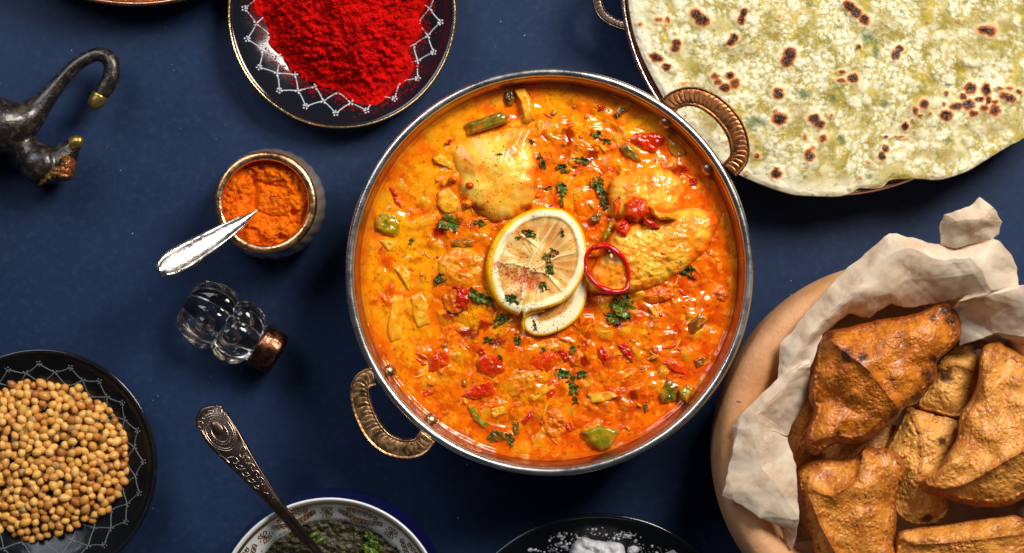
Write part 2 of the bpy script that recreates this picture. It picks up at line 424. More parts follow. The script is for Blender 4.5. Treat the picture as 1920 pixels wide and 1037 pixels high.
sauce = obj('curry_sauce', (sv, sff, col), sauce_m)
tag(sauce, 'thick glossy orange tomato and cream curry sauce filling the steel pan', 'curry')
SURF = [(sv, sff)]
def bvh():
    g = join(*[(a, b) for a, b in SURF]); return BVHTree.FromPolygons([tuple(q) for q in g[0]], g[1])

# ---- pieces in the curry
wet = M('wet_food', vc=True, rough=.16, sss=.15, sssr=(1, .5, .2), sss_scale=.002, bump=[(500, .00009, 4, 'noise')], rvar=(250, .12, .34), spec=.5,
        speck=[(2400, (.14, .01, .002), .72, .7)])
waxy = M('wet_vegetable', vc=True, rough=.12, bump=[(400, .00022, 4, 'noise')], rvar=(200, .08, .22), spec=.5)
waxy_s = waxy
leafm = M('herb_leaf', vc=True, rough=.24, bump=[(700, .00015, 4, 'noise')], translucent=.15)
def sauce_mix(x, y, c, amt):
    return mix(c, sauce_c(x, y), amt)
def lin_out(pts, n):
    p = np.array(pts, float); q = np.vstack([p, p[:1]]); L = np.concatenate([[0], np.cumsum(np.linalg.norm(np.diff(q, axis=0), axis=1))])
    s = np.linspace(0, L[-1], n, endpoint=False); o = np.stack([np.interp(s, L, q[:, k]) for k in (0, 1)], -1)
    return .5*o+.25*(np.roll(o, 1, 0)+np.roll(o, -1, 0))
def piece(name, pts, h, c1, c2, label, cat, group, mat=None, sink=.0012, cover=.5, rough=.0006, n=60, rings=14, hf2=None, seed=None, pw=2.2, jag=.05, lin=True):
    n = int(n*1.4)
    seed = seed if seed is not None else int(abs(pts[0][0]*7+pts[0][1]*13)) % 997
    cen = np.mean(pts, 0)
    if h < .0052: h = h*.62
    zb = float(np.mean(sauce_z(np.array([p[0] for p in pts]+[cen[0]]), np.array([p[1] for p in pts]+[cen[1]]))))-sink*.9
    if mat is not None and lin: pts = lin_out(pts, n)
    sz = max(np.ptp([p[0] for p in pts]), np.ptp([p[1] for p in pts]))
    gx, gy = rng.uniform(-.3, .3)*h/sz, rng.uniform(-.3, .3)*h/sz
    def hf(x, y, t):
        r = rough*fbm(x/(sz*.28), y/(sz*.28), seed, 3)*(1.2-t)+rough*.12*fbm(x/9, y/9, seed+4, 2)*(1-t**3)
        r = r+(x-cen[0])*gx+(y-cen[1])*gy
        return r if hf2 is None else r+hf2(x, y, t)
    def cf(x, y, t):
        nn = fbm(x/(sz*.22), y/(sz*.22), seed+2, 4)
        c = mix(c1, c2, ss(-.4, .5, nn))
        am = np.clip(cover*ss(.1, .7, fbm(x/(sz*.3), y/(sz*.3), seed+7, 3)+.35*t), 0, 1)
        am = np.maximum(am, ss(.74, 1.0, t+.16*nn))
        return sauce_mix(x, y, c, am)
    g = blob(pts, zb, h, h*.6+.0015, rings=rings, nang=n, pw=pw, hf=hf, cf=cf, jag=jag, seed=seed, do_spline=not (mat is not None and lin), centre=tuple(cen))
    SURF.append((g[0], g[1]))
    o = obj(name, g, mat or wet); tag(o, label, cat, group); return o
GC = 'chicken pieces in the curry'; GP = 'pepper pieces in the curry'; GT = 'tomato pieces in the curry'; GO = 'onion pieces in the curry'; GH = 'chopped herb leaves on the curry'
PALE, PALE2 = srgb(246, 198, 80), srgb(222, 140, 30)
def fibres(dx, dy, sc_, amp):
    return lambda x, y, t: amp*fbm((x*dx+y*dy)/sc_, (y*dx-x*dy)/(sc_*7), 5, 3)*(1-t**4)
piece('chicken_piece', qA([(525, 400), (600, 368), (700, 342), (800, 325), (925, 322), (938, 400), (948, 520), (950, 640), (930, 715), (860, 770), (770, 800), (690, 770), (620, 710), (570, 630), (548, 540)]),
      .0075, PALE, srgb(236, 168, 44), 'largest pale cream chicken piece, above and left of the lemon slice', 'chicken', GC, cover=.6, n=140, rings=50, hf2=lambda x, y, t: fibres(.9, .3, 12, .00025)(x, y, t)-.0022*ss(320, 260, y)+.0010*fbm(x/45, y/45, 4, 2), pw=2.3, rough=.0009, jag=.06)
piece('chicken_piece', [(1100, 545), (1108, 500), (1135, 450), (1165, 415), (1230, 400), (1300, 388), (1342, 406), (1334, 455), (1298, 496), (1247, 528), (1200, 547), (1150, 553)],
      .0088, srgb(250, 188, 56), srgb(238, 140, 22), 'long golden chicken piece lying right of the red chilli ring', 'chicken', GC, cover=.5, n=140, rings=50, hf2=lambda x, y, t: fibres(.5, .86, 16, .00018)(x, y, t)+.0011*fbm(x/22, y/22, 44, 3)+.0005*fbm(x/9, y/9, 45, 2), pw=2.4, rough=.0012, jag=.05)
piece('chicken_piece', [(1140, 360), (1150, 335), (1180, 318), (1215, 312), (1255, 318), (1282, 345), (1284, 378), (1262, 404), (1220, 418), (1175, 418), (1148, 398)],
      .0085, srgb(244, 180, 56), srgb(232, 126, 20), 'rounded chicken lump topped with red tomato, near the upper right rivets', 'chicken', GC, cover=.5, n=120, rings=40, rough=.0022, pw=2.4,
      hf2=lambda x, y, t: -.0022*np.exp(-((x-1212)/9)**2)*(y < 380))
piece('chicken_piece', qA([(520, 930), (600, 915), (690, 960), (710, 1030), (690, 1090), (600, 1120), (500, 1100), (470, 1010)]), .005, srgb(236, 156, 22), srgb(226, 118, 12),
      'small yellow orange chicken lump touching the left edge of the lemon', 'chicken', GC, cover=.6, n=90, rings=26, rough=.002)
piece('chicken_piece', qC([(790, 570), (860, 510), (960, 500), (1030, 520), (1000, 590), (900, 640), (820, 660)]), .0042, srgb(238, 150, 20), srgb(228, 112, 10),
      'flat yellow chicken flake below the folded end of the lemon', 'chicken', GC, cover=.5, n=90, rings=26, rough=.0018)
piece('chicken_piece', qC([(490, 160), (540, 120), (600, 110), (640, 170), (600, 240), (520, 250)]), .004, srgb(232, 132, 20), srgb(216, 84, 8),
      'ragged orange chicken bit under the big triangular leaf left of the lemon', 'chicken', GC, cover=.6, n=70, rings=20, rough=.0022)
piece('chicken_piece', qD([(470, 170), (510, 115), (590, 90), (640, 110), (640, 170), (560, 200), (500, 205)]), .0042, srgb(226, 110, 14), srgb(212, 76, 8),
      'orange chicken lump between the large herb clump and the right pan wall', 'chicken', GC, cover=.7, n=70, rings=20, rough=.002)
piece('chicken_piece', qC([(930, 420), (990, 375), (1060, 380), (1080, 430), (1000, 450), (950, 470)]), .003, srgb(238, 152, 24), srgb(226, 110, 10),
      'narrow yellow chicken shred just under the folded lemon end', 'chicken', GC, cover=.5, n=60, rings=16, rough=.0016)
piece('chicken_piece', qD([(0, 740), (50, 700), (100, 740), (130, 800), (60, 860), (0, 830)]), .004, srgb(236, 128, 18), srgb(220, 90, 8),
      'shredded orange chicken bit left of the big olive pepper at the pan bottom', 'chicken', GC, cover=.6, n=70, rings=20, rough=.0025)
# red tomato
TR, TR2 = srgb(204, 30, 8), srgb(160, 10, 4); TO = srgb(224, 62, 8)
for q, pts, h, c1, lab in [
    (qB, [(405, 388), (440, 358), (560, 352), (592, 380), (545, 462), (475, 445)], .0045, TR, 'large shiny red tomato chunk near the upper right rivet'),
    (qB, [(385, 700), (445, 650), (510, 680), (525, 750), (455, 800), (380, 770)], .0095, srgb(218, 58, 14), 'pulpy red tomato lying on the rounded chicken lump'),
    (qB, [(340, 800), (395, 765), (432, 815), (402, 884), (348, 850)], .008, TR, 'red tomato wedge between the two right hand chicken pieces'),
    (qB, [(480, 768), (545, 790), (575, 830), (520, 828), (478, 800)], .0085, TR, 'thin red tomato strip on the long golden chicken piece'),
    (qB, [(235, 232), (290, 215), (305, 250), (262, 262)], .003, TR, 'small red tomato scrap under the top right pan rim'),
    (qC, [(558, 125), (622, 118), (630, 190), (596, 245), (552, 205)], .005, TR, 'red tomato piece beside the triangular leaf left of the lemon'),
    (qC, [(893, 492), (950, 448), (1037, 438), (1064, 470), (1005, 562), (945, 540)], .0042, TO, 'bright orange red tomato diamond below the lemon'),
    (qC, [(648, 480), (700, 442), (790, 462), (806, 530), (740, 574), (665, 545)], .0040, srgb(214, 52, 10), 'square red tomato chunk left of the yellow chicken flake'),
    (qC, [(580, 655), (640, 590), (742, 578), (755, 650), (650, 675)], .0038, srgb(208, 44, 10), 'broad red tomato chunk directly above the leek strip'),
    (qC, [(410, 550), (430, 460), (500, 418), (536, 470), (522, 512)], .0038, srgb(214, 56, 10), 'soft red tomato piece in the lower left of the curry'),
    (qC, [(655, 432), (685, 418), (712, 455), (680, 468)], .0034, TR2, 'tiny dark red tomato scrap above the square tomato chunk'),
    (qC, [(868, 780), (925, 715), (945, 740), (892, 800)], .003, TR, 'narrow red tomato sliver beside the dark pepper at the bottom'),
    (qD, [(350, 398), (398, 384), (452, 470), (428, 495), (370, 435)], .0036, TR, 'red tomato chunk right of centre under the large herb clump'),
    (qD, [(256, 412), (286, 402), (334, 470), (292, 508), (264, 470)], .0040, TR, 'upright red tomato strip with a wet edge right of the dark red spot'),
    (qD, [(62, 422), (92, 420), (134, 478), (104, 494)], .0036, TR, 'small red chilli strip between the tomato diamond and herb sprig'),
    (qD, [(568, 492), (612, 456), (680, 515), (694, 552), (640, 545)], .0036, TO, 'orange red tomato piece above the green pepper at lower right'),
    (qD, [(98, 792), (130, 775), (160, 815), (120, 835)], .003, TO, 'small pink red tomato bit left of the big olive pepper'),
    (qA, [(228, 615), (256, 610), (308, 740), (270, 735)], .003, TO, 'long red tomato strip above the olive pepper at the left wall'),
    (qA, [(500, 415), (515, 392), (548, 388), (530, 420)], .004, TR, 'small red tomato bit on the left corner of the largest chicken'),
    (qD, [(0, 620), (40, 560), (80, 590), (60, 640), (10, 690)], .003, TO, 'orange tomato slice beneath the long herb sprig'),
    (qB, [(708, 580), (738, 576), (745, 620), (712, 622)], .0035, TR, 'little square red tomato bit below the lower right rivet'),
    (qB, [(330, 700), (370, 640), (400, 660), (380, 730), (340, 780)], .007, TO, 'orange tomato strip down the left side of the rounded chicken'),
    (qC, [(380, 620), (450, 600), (470, 640), (400, 665)], .002, TO, 'faint orange tomato piece sunk at the lower left of the sauce')]:
    piece('tomato_piece', q(pts), h, c1, mix(c1, TR2, .45), lab, 'tomato', GT, waxy, cover=.55, rough=.0009, n=56, rings=14, pw=5)
for (x, y, r, lab) in [(*qA([(625, 618)])[0], 11, 'round red berry on the pale chicken left side'), (*qA([(545, 585)])[0], 9, 'small orange berry left of the pale chicken'), (*qA([(615, 705)])[0], 10, 'small yellow bead under the pale chicken')]:
    a = np.linspace(0, 2*PI, 9)[:-1]
    piece('chickpea', [(x+r*math.cos(k), y+r*math.sin(k)*.85) for k in a], .0055, TR if 'red' in lab else SO if 'orange' in lab else SY, SO, lab, 'chickpea', 'beads in the curry', waxy, cover=.3, n=30, rings=8, rough=.0002, pw=2)
# peppers
G1, G2, G3 = srgb(120, 118, 20), srgb(70, 78, 12), srgb(196, 158, 18)
for q, pts, h, c1, c2, lab in [
    (qA, [(592, 318), (690, 280), (790, 247), (828, 268), (815, 312), (710, 348), (612, 376)], .0065, srgb(110, 104, 22), srgb(66, 66, 14), 'long olive green pepper slab on top of the largest chicken'),
    (qA, [(788, 195), (795, 158), (830, 148), (848, 182), (836, 232), (802, 238)], .005, srgb(70, 66, 16), srgb(44, 44, 12), 'dark green pepper skin beside the yellow onion strip near top'),
    (qA, [(158, 775), (200, 735), (262, 745), (296, 800), (290, 850), (262, 872), (205, 850), (165, 830)], .005, srgb(130, 112, 10), srgb(190, 150, 14), 'olive and yellow pepper chunk close to the left pan wall'),
    (qA, [(520, 885), (580, 865), (655, 880), (650, 915), (590, 925), (535, 915)], .0035, srgb(110, 84, 16), srgb(160, 90, 14), 'brownish green pepper strip left of the lemon rind'),
    (qB, [(332, 275), (385, 234), (412, 248), (350, 298)], .004, srgb(70, 72, 20), srgb(44, 46, 12), 'small dark pepper strip close under the top right rim'),
    (qB, [(362, 430), (398, 398), (440, 438), (480, 500), (455, 510), (390, 472)], .0045, srgb(120, 104, 22), srgb(90, 78, 14), 'olive pepper wedge tucked under the large red tomato'),
    (qB, [(590, 372), (650, 398), (705, 462), (640, 492), (600, 445)], .0035, srgb(170, 112, 18), srgb(150, 90, 14), 'translucent green pepper between the two upper right rivets'),
    (qB, [(325, 778), (338, 800), (322, 860), (285, 902), (278, 868)], .0065, srgb(160, 130, 24), srgb(120, 96, 14), 'slim green pepper strip above the red chilli ring'),
    (qB, [(218, 775), (258, 735), (288, 742), (272, 800), (228, 808)], .0045, srgb(90, 76, 12), srgb(58, 54, 10), 'dark oval pepper bit at the upper right of the lemon'),
    (qC, [(698, 862), (738, 808), (792, 830), (780, 872), (722, 884)], .0040, srgb(92, 84, 14), srgb(60, 54, 10), 'speckled dark pepper chunk near the bottom pan wall'),
    (qC, [(832, 782), (866, 768), (866, 840), (836, 852)], .0035, srgb(110, 96, 20), srgb(70, 60, 14), 'small upright olive pepper bit near the bottom centre'),
    (qC, [(608, 700), (640, 685), (680, 765), (735, 795), (700, 818), (648, 782)], .0042, srgb(160, 150, 30), srgb(110, 110, 20), 'bent pale green leek strip at the lower left of the curry'),
    (qD, [(698, 300), (758, 240), (808, 282), (765, 330), (722, 366), (700, 340)], .0042, srgb(104, 64, 14), srgb(140, 66, 10), 'brown green pepper fold near the right wall below centre'),
    (qD, [(552, 655), (600, 552), (668, 598), (645, 682), (572, 694)], .0050, srgb(104, 96, 12), srgb(70, 68, 10), 'dark green pepper wedge at the lower right pan wall'),
    (qD, [(650, 625), (700, 585), (738, 612), (694, 700), (660, 672)], .0055, srgb(170, 140, 14), srgb(110, 92, 10), 'yellow green pepper corner touching the lower right pan wall'),
    (qD, [(172, 830), (258, 792), (318, 798), (374, 822), (332, 908), (282, 928), (226, 900)], .0055, srgb(124, 116, 18), srgb(168, 140, 16), 'biggest olive pepper square at the bottom of the pan'),
    (qD, [(722, 480), (745, 462), (798, 465), (775, 505), (740, 525)], .0035, srgb(140, 84, 16), srgb(110, 64, 10), 'small olive pepper bit under the right hand wet gleam'),
    (qD, [(480, 690), (500, 672), (512, 730), (490, 745)], .003, srgb(110, 80, 14), srgb(80, 60, 10), 'tiny green pepper fleck right of the dark red spot'),
    (qD, [(820, 150), (870, 130), (905, 165), (880, 200), (836, 190)], .0035, srgb(190, 84, 20), srgb(160, 70, 14), 'clear brownish onion dome against the right pan wall')]:
    piece('pepper_piece', q(pts), h, c1, c2, lab, 'pepper' if 'leek' not in lab and 'onion' not in lab else 'vegetable', GP, waxy, cover=.45, rough=.0007, n=56, rings=14, pw=5)
OY, OY2 = srgb(240, 180, 50), srgb(232, 146, 20)
for q, pts, h, lab in [
    (qA, [(832, 146), (890, 138), (918, 180), (944, 300), (892, 324), (866, 205)], .0055, 'upright yellow onion strip standing out at the top of the curry'),
    (qA, [(438, 482), (480, 460), (562, 520), (542, 545), (450, 505)], .0045, 'short yellow onion sliver left of the largest chicken'),
    (qA, [(465, 650), (520, 618), (582, 680), (578, 752), (500, 758), (463, 715)], .0040, 'clear onion square below the short yellow sliver'),
    (qA, [(180, 885), (215, 872), (300, 905), (230, 940)], .003, 'thin onion crescent under the olive pepper at left'),
    (qC, [(250, 160), (300, 148), (312, 230), (292, 385), (240, 402), (222, 335), (238, 230)], .004, 'long translucent onion strip near the left pan wall'),
    (qC, [(335, 170), (385, 140), (422, 180), (434, 310), (370, 334), (342, 260)], .004, 'wide onion petal right of the long strip'),
    (qC, [(252, 30), (298, 6), (340, 60), (332, 150), (290, 90)], .004, 'pointed onion strip above the wide onion petal'),
    (qC, [(688, 712), (790, 698), (806, 740), (740, 764)], .003, 'glassy onion slice right of the leek strip'),
    (qC, [(895, 660), (1037, 590), (1050, 610), (930, 690)], .0035, 'long thin onion shred below the orange red diamond'),
    (qD, [(205, 645), (330, 626), (372, 655), (290, 690), (225, 692)], .004, 'wet onion slice above the big olive pepper'),
    (qD, [(368, 575), (425, 528), (438, 542), (388, 580)], .003, 'tiny onion shred above the wet onion slice'),
    (qD, [(505, 225), (530, 215), (570, 280), (550, 292)], .003, 'narrow yellow onion shred right of the herb clump'),
    (qB, [(255, 415), (275, 408), (318, 445), (296, 462)], .0035, 'curled yellow onion bit below the upper herb leaf'),
    (qB, [(500, 705), (560, 748), (650, 752), (645, 785), (555, 790), (515, 755)], .0105, 'curved onion arc resting on the rounded chicken')]:
    piece('onion_piece', q(pts), h, OY, OY2, lab, 'onion', GO, waxy, cover=.55, rough=.0006, n=52, rings=14, pw=5)

# ---- lemon slice
rind = qL([(338, 822), (262, 790), (200, 745), (140, 640), (116, 520), (122, 420), (160, 310), (230, 208), (330, 128), (440, 84), (540, 70), (640, 82), (720, 130), (780, 210), (812, 310), (820, 420), (800, 520),
           (760, 610), (700, 690), (620, 745), (520, 775), (440, 792), (398, 812), (372, 858), (372, 812), (362, 790), (350, 800)])
lem_c = qL([(470, 440)])[0]
memb = [qL([(592, 178), (540, 260), (470, 360), (412, 470), (428, 512)]), qL([(358, 262), (420, 300), (482, 348)]), qL([(722, 385), (610, 412), (520, 460), (432, 505)]), qL([(560, 555), (600, 600), (640, 645)]),
        qL([(405, 515), (380, 600), (366, 700), (350, 760)]), qL([(220, 462), (300, 455), (410, 490)]), qL([(430, 512), (520, 520), (570, 560)])]
rind_line = qL([(338, 822), (262, 790), (200, 745), (140, 640), (116, 520), (122, 420), (160, 310), (230, 208), (330, 128), (440, 84), (540, 70), (640, 82), (720, 130), (780, 210), (812, 310), (820, 420), (800, 520),
           (760, 610), (700, 690), (620, 745), (520, 775), (440, 792), (398, 815), (372, 860)])
rl = [tuple(p) for p in spline(rind_line, 90, closed=False)]
YEL, PITH, FLESH = srgb(252, 186, 4), srgb(250, 232, 186), srgb(206, 150, 62)
def lem_cf(x, y, t):
    d = dist_poly(x, y, rl)
    left = ss(0, 1, (1010-x)/90); wy = 5.0+7.5*left*ss(660, 480, y)+1.5*fbm(x/30, y/30, 2, 2)
    wp = wy+10.5+2.5*fbm(x/18, y/18, 8, 3)
    a = np.arctan2(y-lem_c[1], x-lem_c[0])
    fl = mix(srgb(216, 156, 66), srgb(242, 206, 132), ss(-.5, .5, fbm(np.cos(a)*6+9, np.sin(a)*6+np.hypot(x-lem_c[0], y-lem_c[1])/70, 14, 3)))
    fl = mix(fl, srgb(206, 96, 22), ss(.0, .8, fbm(x/30, y/30, 31, 3)+.25)*.45)
    md = np.full(x.shape, 99.)
    for m_ in memb: md = np.minimum(md, dist_poly(x, y, [tuple(p) for p in m_]))
    fl = mix(fl, srgb(244, 214, 158), ss(2.6, .8, md+.5*fbm(x/8, y/8, 1, 2))*.85)
    c = mix(PITH, fl, ss(wp-1, wp+3.5, d))
    c = mix(c, YEL, ss(wy+1.6, wy-1.6, d))
    c = mix(c, srgb(200, 40, 10), ss(.35, .75, fbm(x/10, y/10, 44, 4)+1.0*np.exp(-((x-982)**2+(y-522)**2)/700.)+.8*np.exp(-((x-1003)**2+(y-535)**2)/300.)+.8*np.exp(-((x-932)**2+(y-497)**2)/160.)+.6*np.exp(-((x-950)**2+(y-512)**2)/200.)-.25)*.65)
    return c
lbase = ZS+.0062
def lem_z(x, y): return lbase+.0022*ss(0, 1, (x-930)/160)+.0028*np.exp(-((x-1000)**2+(y-580)**2)/1500.)+.0015*fbm(x/60, y/60, 9, 2)
def lem_hf(x, y, t):
    d = dist_poly(x, y, rl); md = np.full(x.shape, 99.)
    for m_ in memb: md = np.minimum(md, dist_poly(x, y, [tuple(p) for p in m_]))
    flesh = ss(15, 22, d)
    return -.0009*flesh+.0007*np.exp(-(md/2.6)**2)*flesh+.00010*fbm(np.cos(np.arctan2(y-lem_c[1], x-lem_c[0]))*6+9, np.sin(np.arctan2(y-lem_c[1], x-lem_c[0]))*6+np.hypot(x-lem_c[0], y-lem_c[1])/70, 14, 3)*flesh-.0007*ss(6, 0, d)
lemon_m = M('lemon', vc=True, rough=.22, sss=.25, sssr=(1, .7, .3), sss_scale=.003, bump=[(900, .0001, 3, 'noise')], rvar=(300, .16, .4), speck=[(1500, (.35, .02, .004), .71, .8)])
lem = thing('lemon_slice', tuple(P(*lem_c, ZS)), 'yellow lemon slice twisted into a fold on top of the curry', 'lemon slice')
g1_ = blob(rind, lem_z, .0016, .0016, rings=60, nang=240, pw=9, hf=lem_hf, cf=lem_cf, centre=lem_c)
obj('slice_top', g1_, lemon_m, lem); SURF.append((g1_[0], g1_[1]))
low = qL([(372, 880), (380, 830), (430, 785), (540, 770), (660, 720), (760, 620), (806, 500), (820, 580), (815, 690), (775, 810), (690, 895), (570, 950), (470, 962), (400, 935)])
low_line = [tuple(p) for p in spline(qL([(380, 820), (372, 880), (400, 935), (470, 962), (570, 950), (690, 895), (775, 810), (815, 690), (820, 580), (806, 500)]), 50, closed=False)]
lc2 = qL([(620, 810)])[0]
def low_cf(x, y, t):
    d = dist_poly(x, y, low_line)
    c = mix(PITH, srgb(214, 150, 66), ss(22, 30, d+2*fbm(x/10, y/10, 5, 2)))
    c = mix(c, YEL, ss(5.6, 3.2, d+1.2*fbm(x/20, y/20, 6, 2)))
    return c
g2_ = blob(low, lambda x, y: lbase-.0028+.0016*ss(1010, 985, x)+0*x, .0012, .0014, rings=30, nang=140, pw=8, cf=low_cf, centre=lc2,
           hf=lambda x, y, t: -.0009*ss(20, 30, dist_poly(x, y, low_line)))
obj('slice_fold', g2_, lemon_m, lem); SURF.append((g2_[0], g2_[1]))
# curled rind edge joining the two layers
cur = spline([(*qL([(520, 778)])[0], .0068), (*qL([(440, 795)])[0], .0068), (*qL([(392, 828)])[0], .0056), (*qL([(374, 872)])[0], .0040), (*qL([(385, 920)])[0], .0034)], 40, closed=False)
gg = sweep(W(cur[:, 0], cur[:, 1], ZS+cur[:, 2]), .0010, 10, flat=1.6)
obj('rind_curl', (gg[0], gg[1], np.tile(YEL, (len(gg[0]), 1))), lemon_m, lem)

# ---- loose strands and pulp bits floating in the sauce
gs = []; cs = []
for k in range(75):
    a = rng.uniform(0, 2*PI); rr_ = 320*math.sqrt(rng.random()); x0, y0 = 1029+rr_*math.cos(a), 510+rr_*math.sin(a)
    L_ = rng.uniform(12, 34); d_ = rng.uniform(0, PI); cv_ = rng.uniform(-1.6, 1.6)
    px_ = [(x0+L_*(q-.5)*math.cos(d_)-cv_*8*(q-.5)**2*math.sin(d_), y0+L_*(q-.5)*math.sin(d_)+cv_*8*(q-.5)**2*math.cos(d_)) for q in np.linspace(0, 1, 9)]
    xs_, ys_ = np.array([p[0] for p in px_]), np.array([p[1] for p in px_]); zs_ = sauce_z(xs_, ys_)+np.linspace(-.0003, .0003, 9)
    w_ = rng.uniform(.0004, .0012)
    g = sweep(W(xs_, ys_, zs_), w_*np.sin(np.linspace(.35, PI-.35, 9)), 8, flat=.45); gs.append(g)
    base = [srgb(242, 176, 60), srgb(236, 150, 30), srgb(224, 110, 12), srgb(214, 84, 8), srgb(198, 48, 6)][rng.randrange(5)]
    cs.append(np.tile(mix(base, sauce_c(np.array([x0]), np.array([y0]))[0], .35), (len(g[0]), 1)))
g = join(*gs); SURF.append((g[0], g[1]))
tag(obj('vegetable_shreds', (g[0], g[1], np.concatenate(cs)), waxy_s), 'fine cooked onion and pepper shreds mixed through the orange sauce', 'vegetable shreds', kind='stuff')
gs = []; cs = []
for k in range(85):
    a = rng.uniform(0, 2*PI); rr_ = 328*math.sqrt(rng.random()); x0, y0 = 1029+rr_*math.cos(a), 510+rr_*math.sin(a)
    if rng.random() < .45 and x0 < 950: continue
    z_ = float(sauce_z(np.array([x0]), np.array([y0]))[0]); s_ = rng.uniform(2.5, 8)*K
    v, f = sphere((0, 0, 0), (s_, s_*rng.uniform(.4, .9), .0007+s_*.15), 14, 9)
    v = v*(1+.28*fbm(v[:, 0]/s_*1.5+k, v[:, 1]/s_*1.5, k, 2)[:, None]); R_ = np.array(Matrix.Rotation(rng.uniform(0, 6), 3, 'Z'))
    gs.append((v@R_.T+np.array(P(x0, y0, z_)), f))
    base = [srgb(206, 34, 6), srgb(186, 20, 4), srgb(240, 150, 30), srgb(150, 60, 8), srgb(238, 120, 14), srgb(130, 100, 16)][rng.choice([0, 0, 1, 2, 2, 3, 4, 4, 5])]
    cs.append(np.tile(mix(base, sauce_c(np.array([x0]), np.array([y0]))[0], .3), (len(v), 1)))
g = join(*gs); SURF.append((g[0], g[1]))
tag(obj('tomato_pulp', (g[0], g[1], np.concatenate(cs)), waxy_s), 'small bits of tomato pulp and vegetable floating in the orange sauce', 'pulp', kind='stuff')
# ---- chilli ring
cr = spline(qL([(880, 345), (960, 340), (1040, 395), (1092, 470), (1103, 560), (1092, 632), (1020, 655), (930, 636), (858, 580), (812, 500), (806, 415), (836, 366)]), 120)
zz = ZS+.0085+.0012*np.sin(np.linspace(0, 4*PI, 120))
g = sweep(W(cr[:, 0], cr[:, 1], zz), .0014, 14, flat=1.9, closed=True, shape=lambda u, a: 1+.18*np.sin(u*2*PI*2)+.08*np.sin(u*2*PI*7))
chi = obj('chilli_ring', g, M('chilli', (.55, .004, .004), .13, var=[(300, (.75, .03, .005), .5, .7, 3)], coat=.4, sss=.1, bump=[(500, .0003, 3, 'noise')]))
tag(chi, 'thin shiny red chilli ring standing right of the lemon slice', 'chilli')
seedm = M('chilli_seed', (.8, .55, .3), .4)
for a_ in ((978, 365), (985, 408)):
    q_ = qL([a_])[0]; z_ = P(*q_, ZS+.0108)
    obj('seed', sphere(z_, (.0013, .0008, .0005), 8, 6, Matrix.Rotation(a_[0], 3, 'Z')), seedm, chi)

# ---- herb leaves
BV = bvh()
def drop(px, py):
    a = P(px, py, .12); h = BV.ray_cast(a, (P(px, py, 0)-a).normalized())
    return h[0].z if h[0] is not None else ZS
GD, GL = srgb(36, 58, 14), srgb(96, 122, 28)
def herb(px, py, size, rot, label, seed, dark=0., lobes=5, stretch=1., group=GH, zz=None, cat='herb leaf'):
    r = random.Random(seed*31); n = 64; pts = []; kind = r.choice([0, 0, 1, 2]) if size < 16 else 0
    size *= r.uniform(.85, 1.15); lobes = r.choice([3, 4, 5]); asp = r.uniform(.45, .85) if kind == 0 else r.uniform(.28, .5) if kind == 1 else .6
    la = r.uniform(0, 6); ph_ = [r.uniform(0, 6) for _ in range(4)]
    for k in range(n):
        a = k/n*2*PI
        if kind == 0: e = .66+.34*abs(math.cos(a*lobes/2+la))**.8*(1+.35*math.sin(a+ph_[0]))+.09*math.sin(a*11+ph_[1])+.05*math.sin(a*19+ph_[2])
        elif kind == 1: e = .9+.14*math.sin(a*5+ph_[0])+.10*math.sin(a*9+ph_[1])
        else: e = .8+.28*math.sin(a*2+ph_[0])*math.sin(a+ph_[1])+.14*math.sin(a*3+ph_[2])+.07*math.sin(a*8+ph_[3])
        s = size*e
        x, y = s*math.cos(a)*stretch, s*math.sin(a)*asp
        pts.append((px+x*math.cos(rot)-y*math.sin(rot), py+x*math.sin(rot)+y*math.cos(rot)))
    z0 = (drop(px, py) if zz is None else zz)+.0003
    br_ = r.uniform(-.5, .3)
    def hf(x, y, t):
        u = ((x-px)*math.cos(rot)+(y-py)*math.sin(rot))/size; v_ = (-(x-px)*math.sin(rot)+(y-py)*math.cos(rot))/size
        return .0016*np.abs(v_)*np.clip(size/18, .3, 1.5)+.0006*np.sin(u*7+seed)*t+.0005*fbm(x/5, y/5, seed, 3)-.0009*t*(np.cos(np.arctan2(y-py, x-px)*lobes)*.5)-.0004*np.exp(-(v_/.08)**2)
    def cf(x, y, t):
        v_ = (-(x-px)*math.sin(rot)+(y-py)*math.cos(rot))/size
        c = mix(GD, GL, np.clip(ss(-.5, .6, fbm(x/8, y/8, seed+3, 3)+br_)*(1-dark), 0, 1))
        if zz is None: c = mix(c, sauce_c(x, y), ss(.35, .8, fbm(x/12, y/12, seed+13, 2)+.5*t-.15)*.6)
        return mix(c, srgb(120, 150, 50), np.exp(-(v_/.05)**2)*.35)
    g = blob(pts, z0, .00018, .00018, rings=9, nang=n, pw=6, hf=hf, cf=cf, do_spline=False)
    o = obj('herb_leaf', g, leafm); tag(o, label, cat, group); return o
